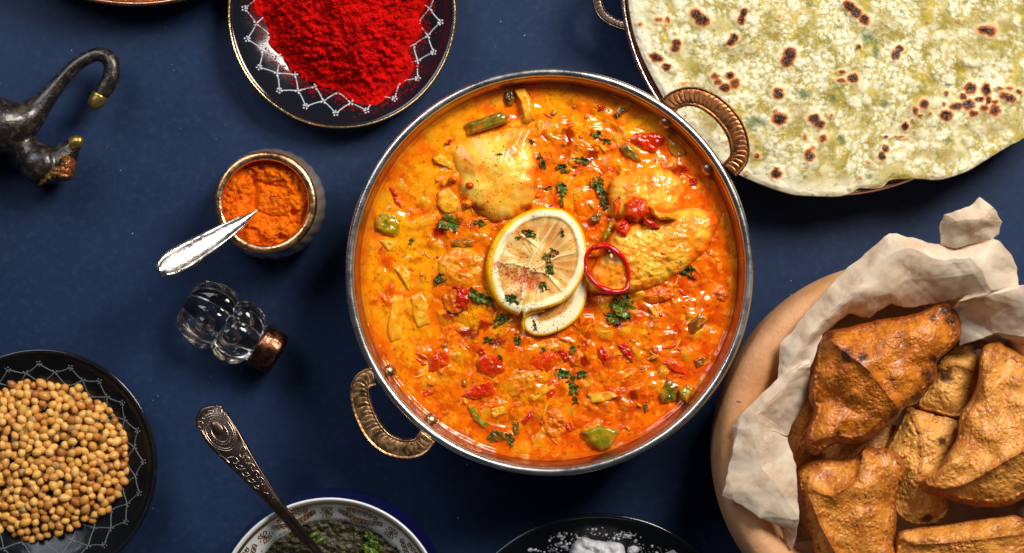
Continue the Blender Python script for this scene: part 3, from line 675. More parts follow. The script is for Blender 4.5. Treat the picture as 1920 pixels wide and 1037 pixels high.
HL = [(*qA([(530, 800)])[0], 17, .3, 'bright green leaf between the pale chicken and left onion square'), (*qA([(668, 797)])[0], 11, .2, 'small green leaf on the lower edge of the pale chicken'),
      (*qA([(338, 890)])[0], 8, 2, 'lone green fleck in the left of the sauce'), (*qA([(975, 500)])[0], 12, 1.2, 'dark leaf at the right edge of the pale chicken'),
      (*qA([(770, 465)])[0], 5, 0, 'tiny green fleck in the middle of the pale chicken'), (*qA([(915, 400)])[0], 6, .2, 'tiny dark green fleck near the top right of the pale chicken'),
      (*qB([(265, 370)])[0], 14, .5, 'leaf with pointed end above the curled onion bit'), (*qB([(305, 400)])[0], 10, .2, 'second leaf joined to the pointed one near top right'),
      (*qB([(185, 495)])[0], 13, .2, 'crinkled leaf in the wet patch above the lemon'), (*qB([(90, 530)])[0], 11, .4, 'faded leaf left of the crinkled one above the lemon'),
      (*qB([(90, 635)])[0], 12, 1.4, 'upper leaf of the vertical pair over the lemon'), (*qB([(86, 690)])[0], 12, 1.5, 'lower leaf of the vertical pair touching the lemon top'),
      (*qB([(262, 610)])[0], 14, 1.3, 'ragged leaf on the left of the rounded chicken'), (*qB([(288, 665)])[0], 14, 1.1, 'dark ragged leaf below it beside the rounded chicken'), (*qB([(295, 715)])[0], 10, 1.2, 'lowest leaf of the ragged row right of the lemon top'),
      (*qC([(485, 78)])[0], 14, -.2, 'flat dark leaf far left of the lemon'), (*qC([(660, 170)])[0], 21, .5, 'large triangular leaf left of the lemon rind'), (*qC([(695, 185)])[0], 13, .2, 'dark half of the large triangular leaf'),
      (*qC([(775, 285)])[0], 20, -.6, 'curled dark green leaf at the cut tip of the lemon'), (*qC([(858, 385)])[0], 11, 1.5, 'half sunk leaf below the folded lemon end'), (*qC([(715, 385)])[0], 10, .2, 'dull leaf below the curled dark one'),
      (*qC([(978, 432)])[0], 8, -.7, 'narrow dark leaf on the yellow chicken shred'), (*qC([(815, 865)])[0], 12, .9, 'green leaf touching the bottom dark peppers'), (*qC([(772, 470)])[0], 7, .8, 'small leaf on the square tomato chunk'),
      (*qD([(690, 45)])[0], 16, .8, 'dark leaf under the long golden chicken at right'), (*qD([(715, 30)])[0], 9, .1, 'leaf tip beside the dark one at right'),
      (*qD([(335, 275)])[0], 15, .1, 'bright lower leaf of the big wet herb clump'), (*qD([(375, 225)])[0], 21, .5, 'main leaf of the big wet herb clump below the chilli ring'), (*qD([(400, 260)])[0], 14, 1.2, 'right leaf of the big wet herb clump'), (*qD([(405, 185)])[0], 11, 0, 'top leaf of the big wet herb clump'),
      (*qD([(150, 425)])[0], 10, -.7, 'small leaf above the small red chilli strip'), (*qD([(85, 545)])[0], 12, .1, 'left leaf of the long herb sprig near the bottom'), (*qD([(130, 580)])[0], 14, -.8, 'bright middle leaf of the long herb sprig'),
      (*qD([(185, 550)])[0], 13, -.2, 'right leaf of the long herb sprig'), (*qD([(145, 625)])[0], 13, 1.4, 'lower stem leaf of the long herb sprig'), (*qD([(155, 680)])[0], 9, 1.2, 'lowest tip leaf of the long herb sprig'),
      (*qL([(415, 250)])[0], 12, .35, 'leaf on the upper pith of the lemon'), (*qL([(340, 280)])[0], 5, 0, 'tiny leaf piece by the upper lemon pith'), (*qL([(645, 245)])[0], 8, 1.4, 'oval leaf on the upper right lemon segment'),
      (*qL([(590, 380)])[0], 11, .9, 'thin pale leaf pointing at the centre of the lemon'), (*qL([(550, 425)])[0], 13, 1.4, 'middle leaf of the sprig across the lemon flesh'), (*qL([(560, 510)])[0], 14, 1.5, 'lower leaf of the sprig across the lemon flesh'),
      (*qL([(512, 615)])[0], 9, 1.3, 'dark leaf at the foot of the sprig on the lemon'), (*qL([(305, 705)])[0], 11, .4, 'leaf on the lower left lemon pith'), (*qL([(455, 890)])[0], 10, 1.3, 'curly leaf on the folded lemon end'),
      (*qA([(1000, 630)])[0]+0, 6, 0, '') if False else (*qB([(20, 630)])[0], 9, -.3, 'small leaf right of the pale chicken edge')]
for k, (x, y, s, r_, lab) in enumerate(HL):
    herb(x, y, s*1.12, r_, lab, k+3, dark=.35 if 'dark' in lab or 'dull' in lab else 0., lobes=3 if s < 10 else 5, stretch=1.25 if s < 14 else 1.05)
# tiny herb and paprika grains lying on everything in the pan
gr = []; grh = []
cl = [(985, 520, 34, 130), (935, 505, 12, 40), (900, 385, 30, 70), (1010, 590, 40, 80), (960, 480, 60, 90), (930, 300, 70, 110), (1220, 460, 80, 110), (862, 560, 26, 70), (1029, 510, 240, 500), (1030, 610, 35, 50)]
for (cx, cy, s, n_) in cl:
    for k in range(n_):
        x, y = rng.gauss(cx, s*.6), rng.gauss(cy, s*.6)
        if math.hypot(x-1029, y-510) > 338: continue
        q_ = P(x, y, drop(x, y)); r_ = rng.uniform(.0001, .00034)
        (gr if rng.random() < .93 else grh).append(sphere(q_, (r_*1.3, r_, r_*.7), 5, 4, Matrix.Rotation(rng.uniform(0, 6), 3, 'Z')))
tag(obj('paprika_grains', join(*gr), M('paprika_grain', (.30, .008, .002), .6)), 'fine dark red paprika grains dusted over lemon, chicken and sauce', 'spice', kind='stuff')
tag(obj('pepper_grains', join(*grh), M('pepper_grain', (.03, .02, .01), .6)), 'fine black pepper grains dusted over the curry', 'spice', kind='stuff')

# ================================================================ NAAN PAN + FLATBREAD
NC = (1560, -30); ZN = .030
nc = P(*NC, ZN); s3 = K*fz(ZN)
npan = thing('bread_pan', (nc.x, nc.y, 0), 'wide copper serving pan under the flatbread at upper right', 'pan')
obj('pan_body', lathe(nc, smooth_prof([(0, .001), (.07, .001), (.082, .004), (.095, .016), (392*s3, .029), (389*s3, .0305), (384*s3, .029), (.092, .018), (.078, .007), (0, .006)], 50), 220), copper, npan)
th = np.linspace(0, 2*PI, 260, endpoint=False)
obj('rim', sweep(np.stack([nc.x+393*s3*np.cos(th), nc.y+393*s3*np.sin(th), np.full(260, ZN)], -1), .0014, 12, closed=True), M('copper_rim', (.58, .42, .36), .2, 1, bump=[(300, .0002, 3, 'noise')]), npan)
handle([(1172, -70), (1150, -80), (1126, -55), (1119, -10), (1126, 22), (1146, 40), (1180, 52)], 9, .028, bronze, npan)
nout = [(1174, -60), (1177, 0), (1186, 56), (1200, 98), (1217, 135), (1233, 165), (1262, 215), (1310, 275), (1345, 306), (1386, 329), (1438, 351), (1476, 363), (1498, 367), (1540, 369), (1572, 369), (1598, 362), (1612, 354), (1650, 354), (1669, 339),
        (1700, 336), (1725, 336), (1755, 338), (1782, 333), (1819, 319), (1861, 293), (1895, 273), (1925, 255), (1985, 190), (2010, 100), (2010, -60), (1950, -220), (1800, -350), (1560, -390), (1330, -310), (1210, -180)]
def spots(lst, q, s):
    out = []
    for e in lst:
        x, y = q([(e[0], e[1])])[0]; out.append((x, y, e[2]/s, e[3]/s, e[4] if len(e) > 4 else 0, e[5] if len(e) > 5 else 1))
    return out
SP_ = spots([(548, 72, 28, 24, .6), (575, 100, 34, 28, .2), (785, 62, 14, 24, .3), (773, 98, 18, 26, .2), (266, 122, 15, 15, 0, .45), (360, 98, 22, 16, 0, .5), (405, 100, 16, 22, 0, .5), (395, 128, 14, 10, 0, .4), (448, 215, 18, 20), (440, 242, 22, 18),
             (735, 186, 20, 20), (718, 214, 20, 16), (1015, 270, 28, 32, .2), (1000, 305, 28, 26), (348, 288, 32, 20, .4), (398, 334, 20, 18), (640, 380, 22, 18, 0, .7), (715, 375, 20, 16), (740, 415, 26, 24, 0, .75), (690, 438, 26, 20, 0, .9), (655, 408, 22, 18, 0, .7),
             (490, 415, 38, 10, -.1, .35), (957, 468, 25, 28), (962, 592, 34, 27), (943, 555, 13, 13, 0, .7), (850, 778, 17, 15, 0, .7), (945, 868, 24, 20), (948, 845, 18, 14, 0, .6), (797, 858, 14, 11, 0, .4), (1088, 683, 12, 20, 0, .5), (1110, 770, 20, 34, 0, .7),
             (705, 705, 18, 10, 0, .4), (962, 82, 15, 15, 0, .3), (440, 165, 11, 11, 0, .4)], qN1, 2.66)
SP_ += spots([(250, 32, 32, 22, .6), (280, 62, 28, 22, .6), (322, 98, 24, 24), (195, 97, 7, 7, 0, .4), (292, 233, 12, 14, 0, .8), (210, 358, 20, 11, 0, .6), (207, 402, 28, 13, .1, .65), (265, 390, 24, 21), (478, 272, 20, 24, .3), (497, 242, 17, 17),
              (920, 150, 32, 22, 0, .8), (952, 155, 26, 26, 0, .8), (70, 592, 28, 22), (98, 618, 24, 20), (115, 690, 22, 22, 0, .65), (22, 683, 11, 24, 0, .5), (48, 780, 24, 22), (60, 740, 22, 14, 0, .4), (155, 575, 14, 12, 0, .5), (425, 740, 15, 18), (408, 780, 17, 20),
              (340, 812, 16, 12, 0, .45), (302, 888, 14, 12, 0, .4), (430, 683, 11, 9, 0, .8), (495, 683, 34, 9, 0, .55), (525, 630, 15, 20), (575, 660, 8, 7, 0, .5), (560, 600, 9, 7, 0, .7), (620, 520, 19, 21), (575, 552, 14, 20, -.4, .8), (600, 575, 17, 9, 0, .7),
              (650, 568, 11, 11, 0, .7), (730, 575, 29, 24), (718, 520, 15, 15, 0, .5), (730, 470, 12, 13, 0, .8), (815, 480, 17, 14), (850, 440, 25, 26), (928, 447, 20, 32), (780, 530, 32, 16, -.1), (840, 522, 28, 24), (895, 495, 22, 13), (865, 565, 21, 17, 0, .8),
              (918, 538, 20, 18, 0, .8), (972, 550, 26, 26, 0, .85), (970, 508, 18, 13, 0, .7), (1000, 440, 20, 12, 0, .6), (1025, 480, 34, 22, .2, .7), (1050, 490, 24, 18), (1045, 438, 22, 10, 0, .6), (1090, 458, 14, 11), (795, 102, 11, 10, 0, .4), (940, 500, 12, 20)], qN2, 2.66)
nin = [tuple(p) for p in spline(nout, 200)]
def naan_char(x, y):
    ch = np.zeros(x.shape); halo = np.zeros(x.shape)
    wx = 2.2*vn(x/8, y/8, 4); wy = 2.2*vn(x/8, y/8, 14)
    for (a, b, rx, ry, ro, st) in SP_:
        m_ = (np.abs(x-a) < 60) & (np.abs(y-b) < 60)
        if not m_.any(): continue
        dx, dy = x[m_]-a+wx[m_], y[m_]-b+wy[m_]; u = dx*math.cos(ro)+dy*math.sin(ro); v_ = -dx*math.sin(ro)+dy*math.cos(ro)
        d = np.hypot(u/(rx*(1.18 if st > .7 else 1.0)), v_/(ry*(1.15 if st > .7 else 1.0))); ch[m_] = np.maximum(ch[m_], ss(1.45, .25, d)*st); halo[m_] = np.maximum(halo[m_], ss(2.0, 1.1, d))
    return ch, halo
def naan_blist(x, y):
    n1 = fbm(x/60, y/60, 5, 3)
    f1, f2, ia = worley(x/10.5+n1*.4, y/10.5, 7); g1, g2, ib = worley(x/5.2, y/5.2+n1, 17); h1, h2, ic = worley(x/26+n1*.5, y/26, 27)
    dens = ss(-.45, .35, fbm(x/75, y/75, 9, 3)+.25)
    b1 = np.sqrt(np.clip(1-(f1/(.30+.25*ia))**2, 0, 1))*(ia > .30)*dens
    b2 = np.sqrt(np.clip(1-(g1/(.30+.22*ib))**2, 0, 1))*(ib > .35)*dens
    b3 = np.sqrt(np.clip(1-(h1/(.28+.22*ic))**2, 0, 1))*(ic > .60)
    return b1, b2, b3
def naan_z(x, y):
    d = sdist_n(x, y)
    ch, halo = naan_char(x, y)
    b1, b2, b3 = naan_blist(x, y)
    z = .0345+.0014*fbm(x/130, y/130, 1, 3)+.00022*b1+.00010*b2+.0005*b3+.00010*fbm(x/7, y/7, 3, 3)+.0006*halo+.0003*ss(0, .6, ch)
    z = z+.004*ss(120, 0, d)*ss(240, 345, y)*ss(1560, 1700, x)+.0015*np.exp(-(dist_poly(x, y, qN2([(690, 360), (760, 300), (860, 310), (910, 300)]))/14)**2)
    return z-.0008*ss(10, 0, d)
def sdist_n(x, y): return np.maximum(dist_poly(x, y, nin+[nin[0]]), 0)
def naan_c(x, y):
    n1 = fbm(x/55, y/55, 31, 4); n2 = fbm(x/22, y/22, 33, 4); d = sdist_n(x, y)
    c = mix(srgb(190, 172, 104), srgb(150, 132, 46), ss(-.3, .45, n1+.12))
    c = mix(c, srgb(190, 162, 58), ss(.1, .7, fbm(x/40, y/40, 35, 3)+.1)*.8)
    c = mix(c, srgb(214, 206, 170), ss(.05, .6, n2-.35*n1)*.7)
    b1, b2, b3 = naan_blist(x, y)
    c = mix(c, srgb(228, 220, 190), np.clip(b1*.95+b2*.8+b3*.65, 0, .95)*ss(.6, .0, n1))
    c = mix(c, srgb(128, 132, 56), ss(.38, .7, fbm(x/6, y/6, 29, 3))*(1-np.clip(b1+b2, 0, 1))*.6)
    for (a, b, rx, ry) in [(1385, 100, 34, 18), (1580, 332, 15, 30), (1655, 45, 26, 22), (1700, 240, 40, 30), (1850, 40, 50, 30), (1830, 95, 40, 22), (1760, 290, 60, 20), (1440, 60, 24, 20), (1500, 215, 26, 30), (1860, 235, 50, 20), (1330, 230, 20, 18)]:  # darker translucent patches; the upright one by the lower edge paints a crease's shadow
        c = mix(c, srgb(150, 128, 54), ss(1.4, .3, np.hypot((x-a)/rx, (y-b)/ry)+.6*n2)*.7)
    c = mix(c, srgb(228, 220, 192), ss(44, 12, d+12*n2)*ss(1700, 1500, x)*.85)
    c = mix(c, srgb(96, 116, 70), ss(.52, .8, fbm(x/17, y/17, 37, 4)+.12)*.75)
    c = mix(c, srgb(120, 140, 20), ss(.62, .85, fbm(x/10, y/10, 39, 3)+.05)*.8)
    for (a, b, rx, ry) in [(*qN2([(330, 195)])[0], 16, 14), (*qN2([(378, 260)])[0], 6, 20), (*qN2([(160, 490)])[0], 7, 10), (*qN2([(20, 470)])[0], 16, 8), (*qN2([(425, 520)])[0], 12, 7), (*qN1([(835, 610)])[0], 22, 13), (*qN2([(355, 880)])[0], 14, 6), (*qN2([(210, 700)])[0], 8, 12)]:
        c = mix(c, srgb(86, 108, 66), ss(1.3, .3, np.hypot((x-a)/rx, (y-b)/ry)+.6*n2)*.8)
    ch, halo = naan_char(x, y)
    c = mix(c, srgb(232, 216, 176), halo*.45)
    c = mix(c, srgb(214, 148, 70), ss(.03, .30, ch)); c = mix(c, srgb(150, 66, 16), ss(.24, .50, ch)); c = mix(c, srgb(48, 18, 10), ss(.45, .85, ch+.12*n2))
    return c
naan_m = M('flatbread', vc=True, rough=.45, sss=.08, sssr=(1, .7, .4), sss_scale=.002, bump=[(700, .00013, 4, 'noise')], rvar=(150, .35, .6), spec=.22, speck=[(1700, (.70, .64, .44), .60, .35)])
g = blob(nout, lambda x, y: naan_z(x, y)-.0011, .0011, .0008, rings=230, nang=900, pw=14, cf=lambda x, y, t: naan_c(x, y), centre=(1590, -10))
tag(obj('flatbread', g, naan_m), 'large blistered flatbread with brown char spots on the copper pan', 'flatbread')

# ================================================================ COPPER DISH at the top edge
cc = P(255, -376, .025)
cd = thing('copper_dish', (cc.x, cc.y, 0), 'copper dish whose rim shows at the top left edge', 'dish')
rr = 389*K*fz(.025)
obj('dish_body', lathe(cc, smooth_prof([(0, .001), (rr*.75, .001), (rr*.9, .006), (rr*.985, .021), (rr*.99, .024), (rr*.93, .0232), (rr*.86, .010), (rr*.72, .005), (0, .005)], 40), 200), copper_gold, cd)
obj('rim', sweep(np.stack([cc.x+rr*.985*np.cos(th), cc.y+rr*.985*np.sin(th), np.full(260, .0245)], -1), .0013, 10, closed=True), copper, cd)

# ================================================================ PLATES
blackglaze = M('black_glaze', (.006, .008, .012), .10, spec=.6, bump=[(30, .0003, 2, 'noise')], rvar=(60, .07, .2), coat=.3)
blackglass = M('black_glass', (.005, .006, .007), .12, spec=.4, bump=[(80, .0003, 3, 'noise')], rvar=(70, .10, .28))
whiteprint = M('white_print', (.66, .68, .70), .35)
greyprint = M('grey_print', (.20, .22, .23), .4)
def plate(name, c, r, zr, label, mat, rim_mat, rim_r, lat, pm, cat='plate'):
    """c,r in photo px at rim height zr; lat = (phase, count, radii fractions)"""
    q = P(*c, zr); R = r*K*fz(zr)
    t = thing(name, (q.x, q.y, 0), label, cat)
    pts = [(0, .001), (R*.5, .001), (R*.62, .0015), (R*.80, zr*.45), (R*.97, zr-.002), (R*.99, zr), (R*.965, zr+.0002), (R*.90, zr-.0028), (R*.78, zr*.55), (R*.62, .0042), (R*.5, .0038), (0, .0038)]
    pr = smooth_prof(pts, 80)
    obj('plate_body', lathe(q, pr, 200), mat, t)
    th = np.linspace(0, 2*PI, 260, endpoint=False)
    obj('rim_band', sweep(np.stack([q.x+R*.985*np.cos(th), q.y+R*.985*np.sin(th), np.full(260, zr)], -1), rim_r, 10, closed=True), rim_mat, t)
    top = pr[np.argmax(pr[:, 0]):]; top = top[::-1]
    zf = lambda rad: float(np.interp(rad, top[:, 0], top[:, 1]))
    ph, cnt, rad, hw = lat; gs = []
    def pt(k, rf):
        a = math.radians(ph)+k*2*PI/cnt; rd = R*rf; return (q.x+rd*math.cos(a), q.y+rd*math.sin(a), zf(rd)+.00015)
    for k in range(cnt):
        for sgn in (1, -1):
            node = [(k+sgn*.5*j, rad[j]) for j in range(len(rad))]
            path = []
            for (k0, r0), (k1, r1) in zip(node[:-1], node[1:]):
                for s in np.linspace(0, 1, 8): path.append(pt(k0+(k1-k0)*s, r0+(r1-r0)*s-.010*math.sin(PI*s)))
            gs.append(sweep(path, hw, 4, flat=.25))
        for j in range(len(rad)):
            kk = k+.5*(j % 2); nd = 5 if j == 0 else 4
            for m_ in range(nd):
                a = PI/4+m_*2*PI/nd; rf = rad[j]+.021*math.cos(a); p_ = pt(kk+.021*math.sin(a)*cnt/(2*PI)/rad[j], rf)
                gs.append(sphere(p_, (hw*1.75, hw*1.75, hw*.4), 8, 5))
            if j == 0: pass
    o = obj('printed_lattice', join(*gs), pm, t); tag(o, kind='stuff')
    return t, q, R, zf
rp, rq, RR, rzf = plate('spice_plate', (641, 27), 215, .016, 'black plate with gold rim and white lattice print, heaped with red powder', blackglaze, gold, .00065, (-112+360/40*0, 20, (.86, .765, .665, .55, .45), .00027), whiteprint)
kp, kq, KR, kzf = plate('seed_plate', (76, 873), 219, .016, 'black glass plate holding coriander seeds at the lower left', blackglass, blackglaze, .0009, (1.8, 20, (.87, .80, .70, .59, .47), .00020), greyprint)
wp_, wq, WR, wzf = plate('salt_plate', (1122, 1253), 291, .018, 'dark glass plate with white crumbs at the bottom edge', blackglass, blackglaze, .0012, (98, 26, (.82, .71, .60), .00024), greyprint)

# red powder heap
ro = qR([(280, -200), (300, 0), (322, 80), (378, 200), (402, 320), (450, 385), (510, 450), (580, 540), (655, 590), (760, 640), (890, 672), (1010, 742), (1100, 792), (1200, 805), (1265, 770), (1330, 690), (1440, 600), (1490, 540), (1500, 470), (1470, 390),
         (1510, 310), (1565, 220), (1550, 130), (1590, 30), (1640, -150), (1560, -420), (1250, -620), (850, -640), (450, -480)])
def heap_h(x, y, t):
    n0 = fbm(x/60, y/60, 3, 3)
    h = .0235*(1-t**1.25)*(1+.12*n0)
    f1, f2, ia = worley(x/13+n0*.7, y/13, 41); g1, g2, ib = worley(x/6, y/6, 43)
    w_ = ss(.15, .8, t)
    h = h+.0022*np.clip(1-(f1/.6)**2, 0, 1)*(ia > .3)*(.25+w_)*(1-t**8)+.0008*np.clip(1-(g1/.6)**2, 0, 1)*(ib > .4)*(.3+w_)
    h = h+.0016*fbm(x/18, y/18, 45, 4)*(1-t**6)+.0006*fbm(x/4, y/4, 47, 2)
    return h*(1-t**12)
def heap_base(x, y):
    X_ = W(x, y, 0*x+.008); rd = np.hypot(X_[..., 0]-rq.x, X_[..., 1]-rq.y)
    return np.interp(rd, np.linspace(0, RR, 60), [rzf(a) for a in np.linspace(0, RR, 60)])
def red_c(x, y, t):
    c = mix(srgb(196, 8, 4), srgb(158, 3, 3), ss(-.3, .5, fbm(x/25, y/25, 51, 4)))
    return mix(c, srgb(214, 28, 10), ss(.1, .8, fbm(x/6, y/6, 53, 3))*.5)
red_m = M('red_powder', vc=True, rough=.95, spec=.1, bump=[(900, .0003, 4, 'noise'), (2600, .00012, 3, 'noise')])
g = blob(ro, heap_base, 0, .0001, rings=150, nang=640, pw=4, hf=heap_h, cf=red_c, jag=.035, seed=5, centre=qR([(980, -20)])[0])
tag(obj('chilli_powder_heap', g, red_m), 'bright red chilli powder heaped on the black plate with gold rim', 'spice powder')
gs = []
oo = spline(ro, 400); oc = np.array(qR([(980, -20)])[0])
for k in range(3200):
    p_ = oc+(oo[rng.randrange(400)]-oc)*(1+abs(rng.gauss(0, .065))); z_ = float(heap_base(np.array([p_[0]]), np.array([p_[1]]))[0]); r_ = .0001+.0005*rng.random()**2.5
    if (p_[0]-641)**2+(p_[1]-27)**2 > 195**2: continue
    gs.append(sphere(P(p_[0], p_[1], z_+r_*.5), (r_, r_*rng.uniform(.7, 1), r_*.8), 6, 4))
g = join(*gs)
tag(obj('chilli_powder_crumbs', (g[0], g[1], np.tile(srgb(170, 6, 4), (len(g[0]), 1))), red_m), 'loose red powder crumbs spilled round the red heap on its plate', 'spice powder', kind='stuff')

# coriander seeds
so = qK([(-300, 200), (-120, 190), (0, 232), (60, 200), (190, 196), (280, 215), (370, 215), (440, 270), (515, 310), (580, 375), (612, 440), (630, 520), (628, 640), (600, 720), (560, 790), (490, 855), (390, 905), (300, 945), (220, 968), (110, 970), (0, 925), (-150, 950), (-320, 900), (-420, 600), (-400, 350)])
seed_cols = [srgb(190, 116, 44), srgb(228, 162, 74), srgb(242, 190, 104), srgb(206, 134, 48), srgb(234, 176, 88), srgb(164, 92, 38), srgb(240, 184, 96), srgb(220, 168, 78)]
seed_m = M('coriander_seed', objvar=[tuple(c) for c in seed_cols], rough=.36, bump=[(900, .0001, 3, 'noise')], var=[(420, (.30, .12, .035), .6, .9, 2)])
def seed_mesh(elong):
    nu, nv = 28, 12; a = np.linspace(0, 2*PI, nu, endpoint=False); b = np.linspace(0, PI, nv)
    A, B = np.meshgrid(a, b, indexing='ij'); r = (1+.07*np.cos(A*9)*np.sin(B))*(1-.16*np.abs(np.cos(B))**5)
    tip = 1+.12*np.exp(-(B/.25)**2)
    v = np.stack([r*np.cos(A)*np.sin(B), r*np.sin(A)*np.sin(B), elong*np.cos(B)*tip], -1).reshape(-1, 3)
    return v[:, [2, 0, 1]], gridfaces(nu, nv, True)
sm = []
for e in (1.15, 1.3, 1.45, 1.22):
    v, f = seed_mesh(e)
    o = obj('coriander_seed', (v*.0020, f), seed_m, origin=(0, 0, 0)); sm.append(o)
sin_ = [tuple(p) for p in spline(so, 160)]
def sheap(x, y):
    d = np.clip(float(sdist(np.array([x]), np.array([y]), sin_)[0]), 0, 90)
    return .004+.0085*(1-math.exp(-d/45))
pts = []
tries = 0
while tries < 14000:
    tries += 1
    x = rng.uniform(-30, 250); y = rng.uniform(700, 1050)
    if not inside(np.array([x]), np.array([y]), sin_)[0]: continue
    if all((x-a)**2+(y-b)**2 > 11.4**2 for a, b in pts): pts.append((x, y))
pts = [p for p in pts if p[0] > -14]
under = []
for k, (x, y) in enumerate(pts):
    lift = rng.choice([0, 0, .0009, .0018])
    base = sm[k % 4]
    if k >= 300: break
    o = base if k < 4 else base.copy()
    if k >= 4: C.objects.link(o)
    o.location = P(x, y, sheap(x, y)+.0012+lift)
    o.rotation_euler = (rng.uniform(-.5, .5), rng.uniform(-.6, .6) if rng.random() < .8 else rng.uniform(-1.4, 1.4), rng.uniform(0, 2*PI)); s_ = rng.uniform(.86, 1.12); o.scale = (s_,)*3
    tag(o, 'one ribbed tan coriander seed in the pile on the lower left plate', 'seed', 'coriander seeds piled on the black glass plate')
rest = pts[300:]
v0, f0 = seed_mesh(1.25); gs = []
for (x, y) in rest: 
    R_ = np.array(Matrix.Rotation(rng.uniform(0, 6), 3, 'Z')); gs.append(((v0*.0020)@R_.T+np.array(P(x, y, sheap(x, y)+.0014)), f0))
lay = 0
for k in range(900):
    x = rng.uniform(-60, 250); y = rng.uniform(700, 1050)
    if not inside(np.array([x]), np.array([y]), sin_)[0]: continue
    vv, ff = sphere((0, 0, 0), (.0026, .002, .002), 10, 7); R_ = np.array(Matrix.Rotation(rng.uniform(0, 6), 3, 'Z'))
    gs.append((vv@R_.T+np.array(P(x, y, sheap(x, y)-.0022+rng.uniform(-.0008, .0006))), ff))
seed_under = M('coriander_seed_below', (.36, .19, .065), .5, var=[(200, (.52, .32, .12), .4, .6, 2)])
tag(obj('coriander_seed_pile', join(*gs), seed_under), 'lower layers of tan coriander seeds under the top ones', 'seeds', kind='stuff')
for (x0, y0, x1, y1, lab) in [(380, 245, 402, 228, 'at the upper edge of the seed pile'), (570, 450, 612, 460, 'sticking out at the right of the seed pile'), (450, 375, 500, 382, 'lying level across seeds at upper right'), (470, 640, 500, 655, 'between seeds at the lower right')]:
    a, b = qK([(x0, y0), (x1, y1)]); za = sheap(*a)+.004
    o = obj('seed_stalk', sweep([P(*a, za), P((a[0]+b[0])/2, (a[1]+b[1])/2+1, za+.0006), P(*b, za)], .00022, 6), seed_under)
    tag(o, 'fine dry stalk '+lab, 'stalk', 'dry stalks among the coriander seeds')

# white lumps on the bottom plate
salt_m = M('white_crystal', (.60, .60, .62), .55, sss=.2, sssr=(1, 1, 1), sss_scale=.003, bump=[(500, .0006, 4, 'noise')], var=[(120, (.42, .38, .38), .45, .65, 4)])
def chunk(pts, h, label, seed, z0, name='salt_lump'):
    g = blob(pts, z0, h, .002, rings=22, nang=80, pw=5, jag=.06, seed=seed, hf=lambda x, y, t: (.0016*fbm(x/18, y/18, seed, 4)+.0035*np.abs(fbm(x/34, y/34, seed+2, 2)))*(1-t**6))
    tag(obj(name, g, salt_m), label, 'lump')
chunk(qW([(720, 500), (760, 440), (820, 400), (900, 430), (1000, 440), (1100, 450), (1130, 520), (1120, 640), (900, 700), (740, 640)]), .011, 'biggest flat topped white lump on the bottom plate', 3, .007)
chunk(qW([(410, 490), (440, 480), (485, 485), (495, 515), (450, 525), (415, 520)]), .003, 'small oval white lump at the left of the bottom plate', 5, .009)
chunk(qW([(1140, 495), (1180, 470), (1225, 490), (1210, 530), (1150, 540)]), .004, 'pinkish white lump right of the biggest one', 7, .009)
chunk(qW([(1400, 520), (1450, 490), (1520, 500), (1560, 560), (1420, 580)]), .005, 'cream lump at the right of the bottom plate', 9, .009)
gs = []
for (cx, cy, s, n_) in [(640, 400, 60, 70), (1130, 395, 60, 80), (900, 345, 70, 14), (800, 400, 120, 40), (1000, 380, 300, 60), (680, 480, 60, 40), (500, 510, 60, 20), (1350, 500, 80, 20)]:
    for k in range(n_):
        x, y = qW([(rng.gauss(cx, s*.6), rng.gauss(cy, s*.25))])[0]; r_ = rng.uniform(.0001, .0008)*rng.random()**1.6+.00015
        X_ = P(x, y, .01); z_ = wzf(min(WR*.95, math.hypot(X_.x-wq.x, X_.y-wq.y)))
        if math.hypot(X_.x-wq.x, X_.y-wq.y) > WR*.9: continue
        gs.append(sphere(P(x, y, z_+r_*.4), (r_*rng.uniform(1, 1.6), r_, r_*.7), 7, 5, Matrix.Rotation(rng.uniform(0, 6), 3, 'Z')))
tag(obj('salt_crumbs', join(*gs), salt_m), 'white crumbs scattered over the lattice of the bottom plate', 'crumbs', kind='stuff')

# ================================================================ SPICE JAR + SPOON
JC = (498, 380); ZJ = .040
jq = P(*JC, ZJ); sj = K*fz(ZJ)
jar = thing('spice_jar', (jq.x, jq.y, 0), 'small faceted glass jar with copper rim filled with orange powder', 'jar')
glass_d = M('smoky_glass', (.30, .23, .17), .10, trans=.4, ior=1.5)
fac = lambda th, R, z: R*(1+.022*np.cos(np.floor(th/(2*PI)*26+.5)*2*PI/26*26+0)*0+.018*np.abs(np.sin(th*13+z*90)))
fc_ = lathe(jq, smooth_prof([(0, .001), (84*sj, .001), (98*sj, .006), (104*sj, .014), (104*sj, .022), (97*sj, .031), (90*sj, .036), (84*sj, .036), (90*sj, .024), (92*sj, .012), (80*sj, .006), (0, .005)], 44), 156, rfun=fac)
obj('glass_body', fc_, glass_d, jar, smooth=False)
obj('rim', sweep(np.stack([jq.x+88*sj*np.cos(th), jq.y+88*sj*np.sin(th), np.full(260, ZJ)], -1), 8.5*sj, 20, flat=.85, closed=True), copper_gold, jar)
obj('collar', lathe(jq, smooth_prof([(93*sj, .0395), (95*sj, .036), (94*sj, .0325), (84*sj, .032), (82*sj, .040)], 24), 120), copper, jar)
jo = [(JC[0]+83*math.cos(a), JC[1]+83*math.sin(a)) for a in np.linspace(0, 2*PI, 40)[:-1]]
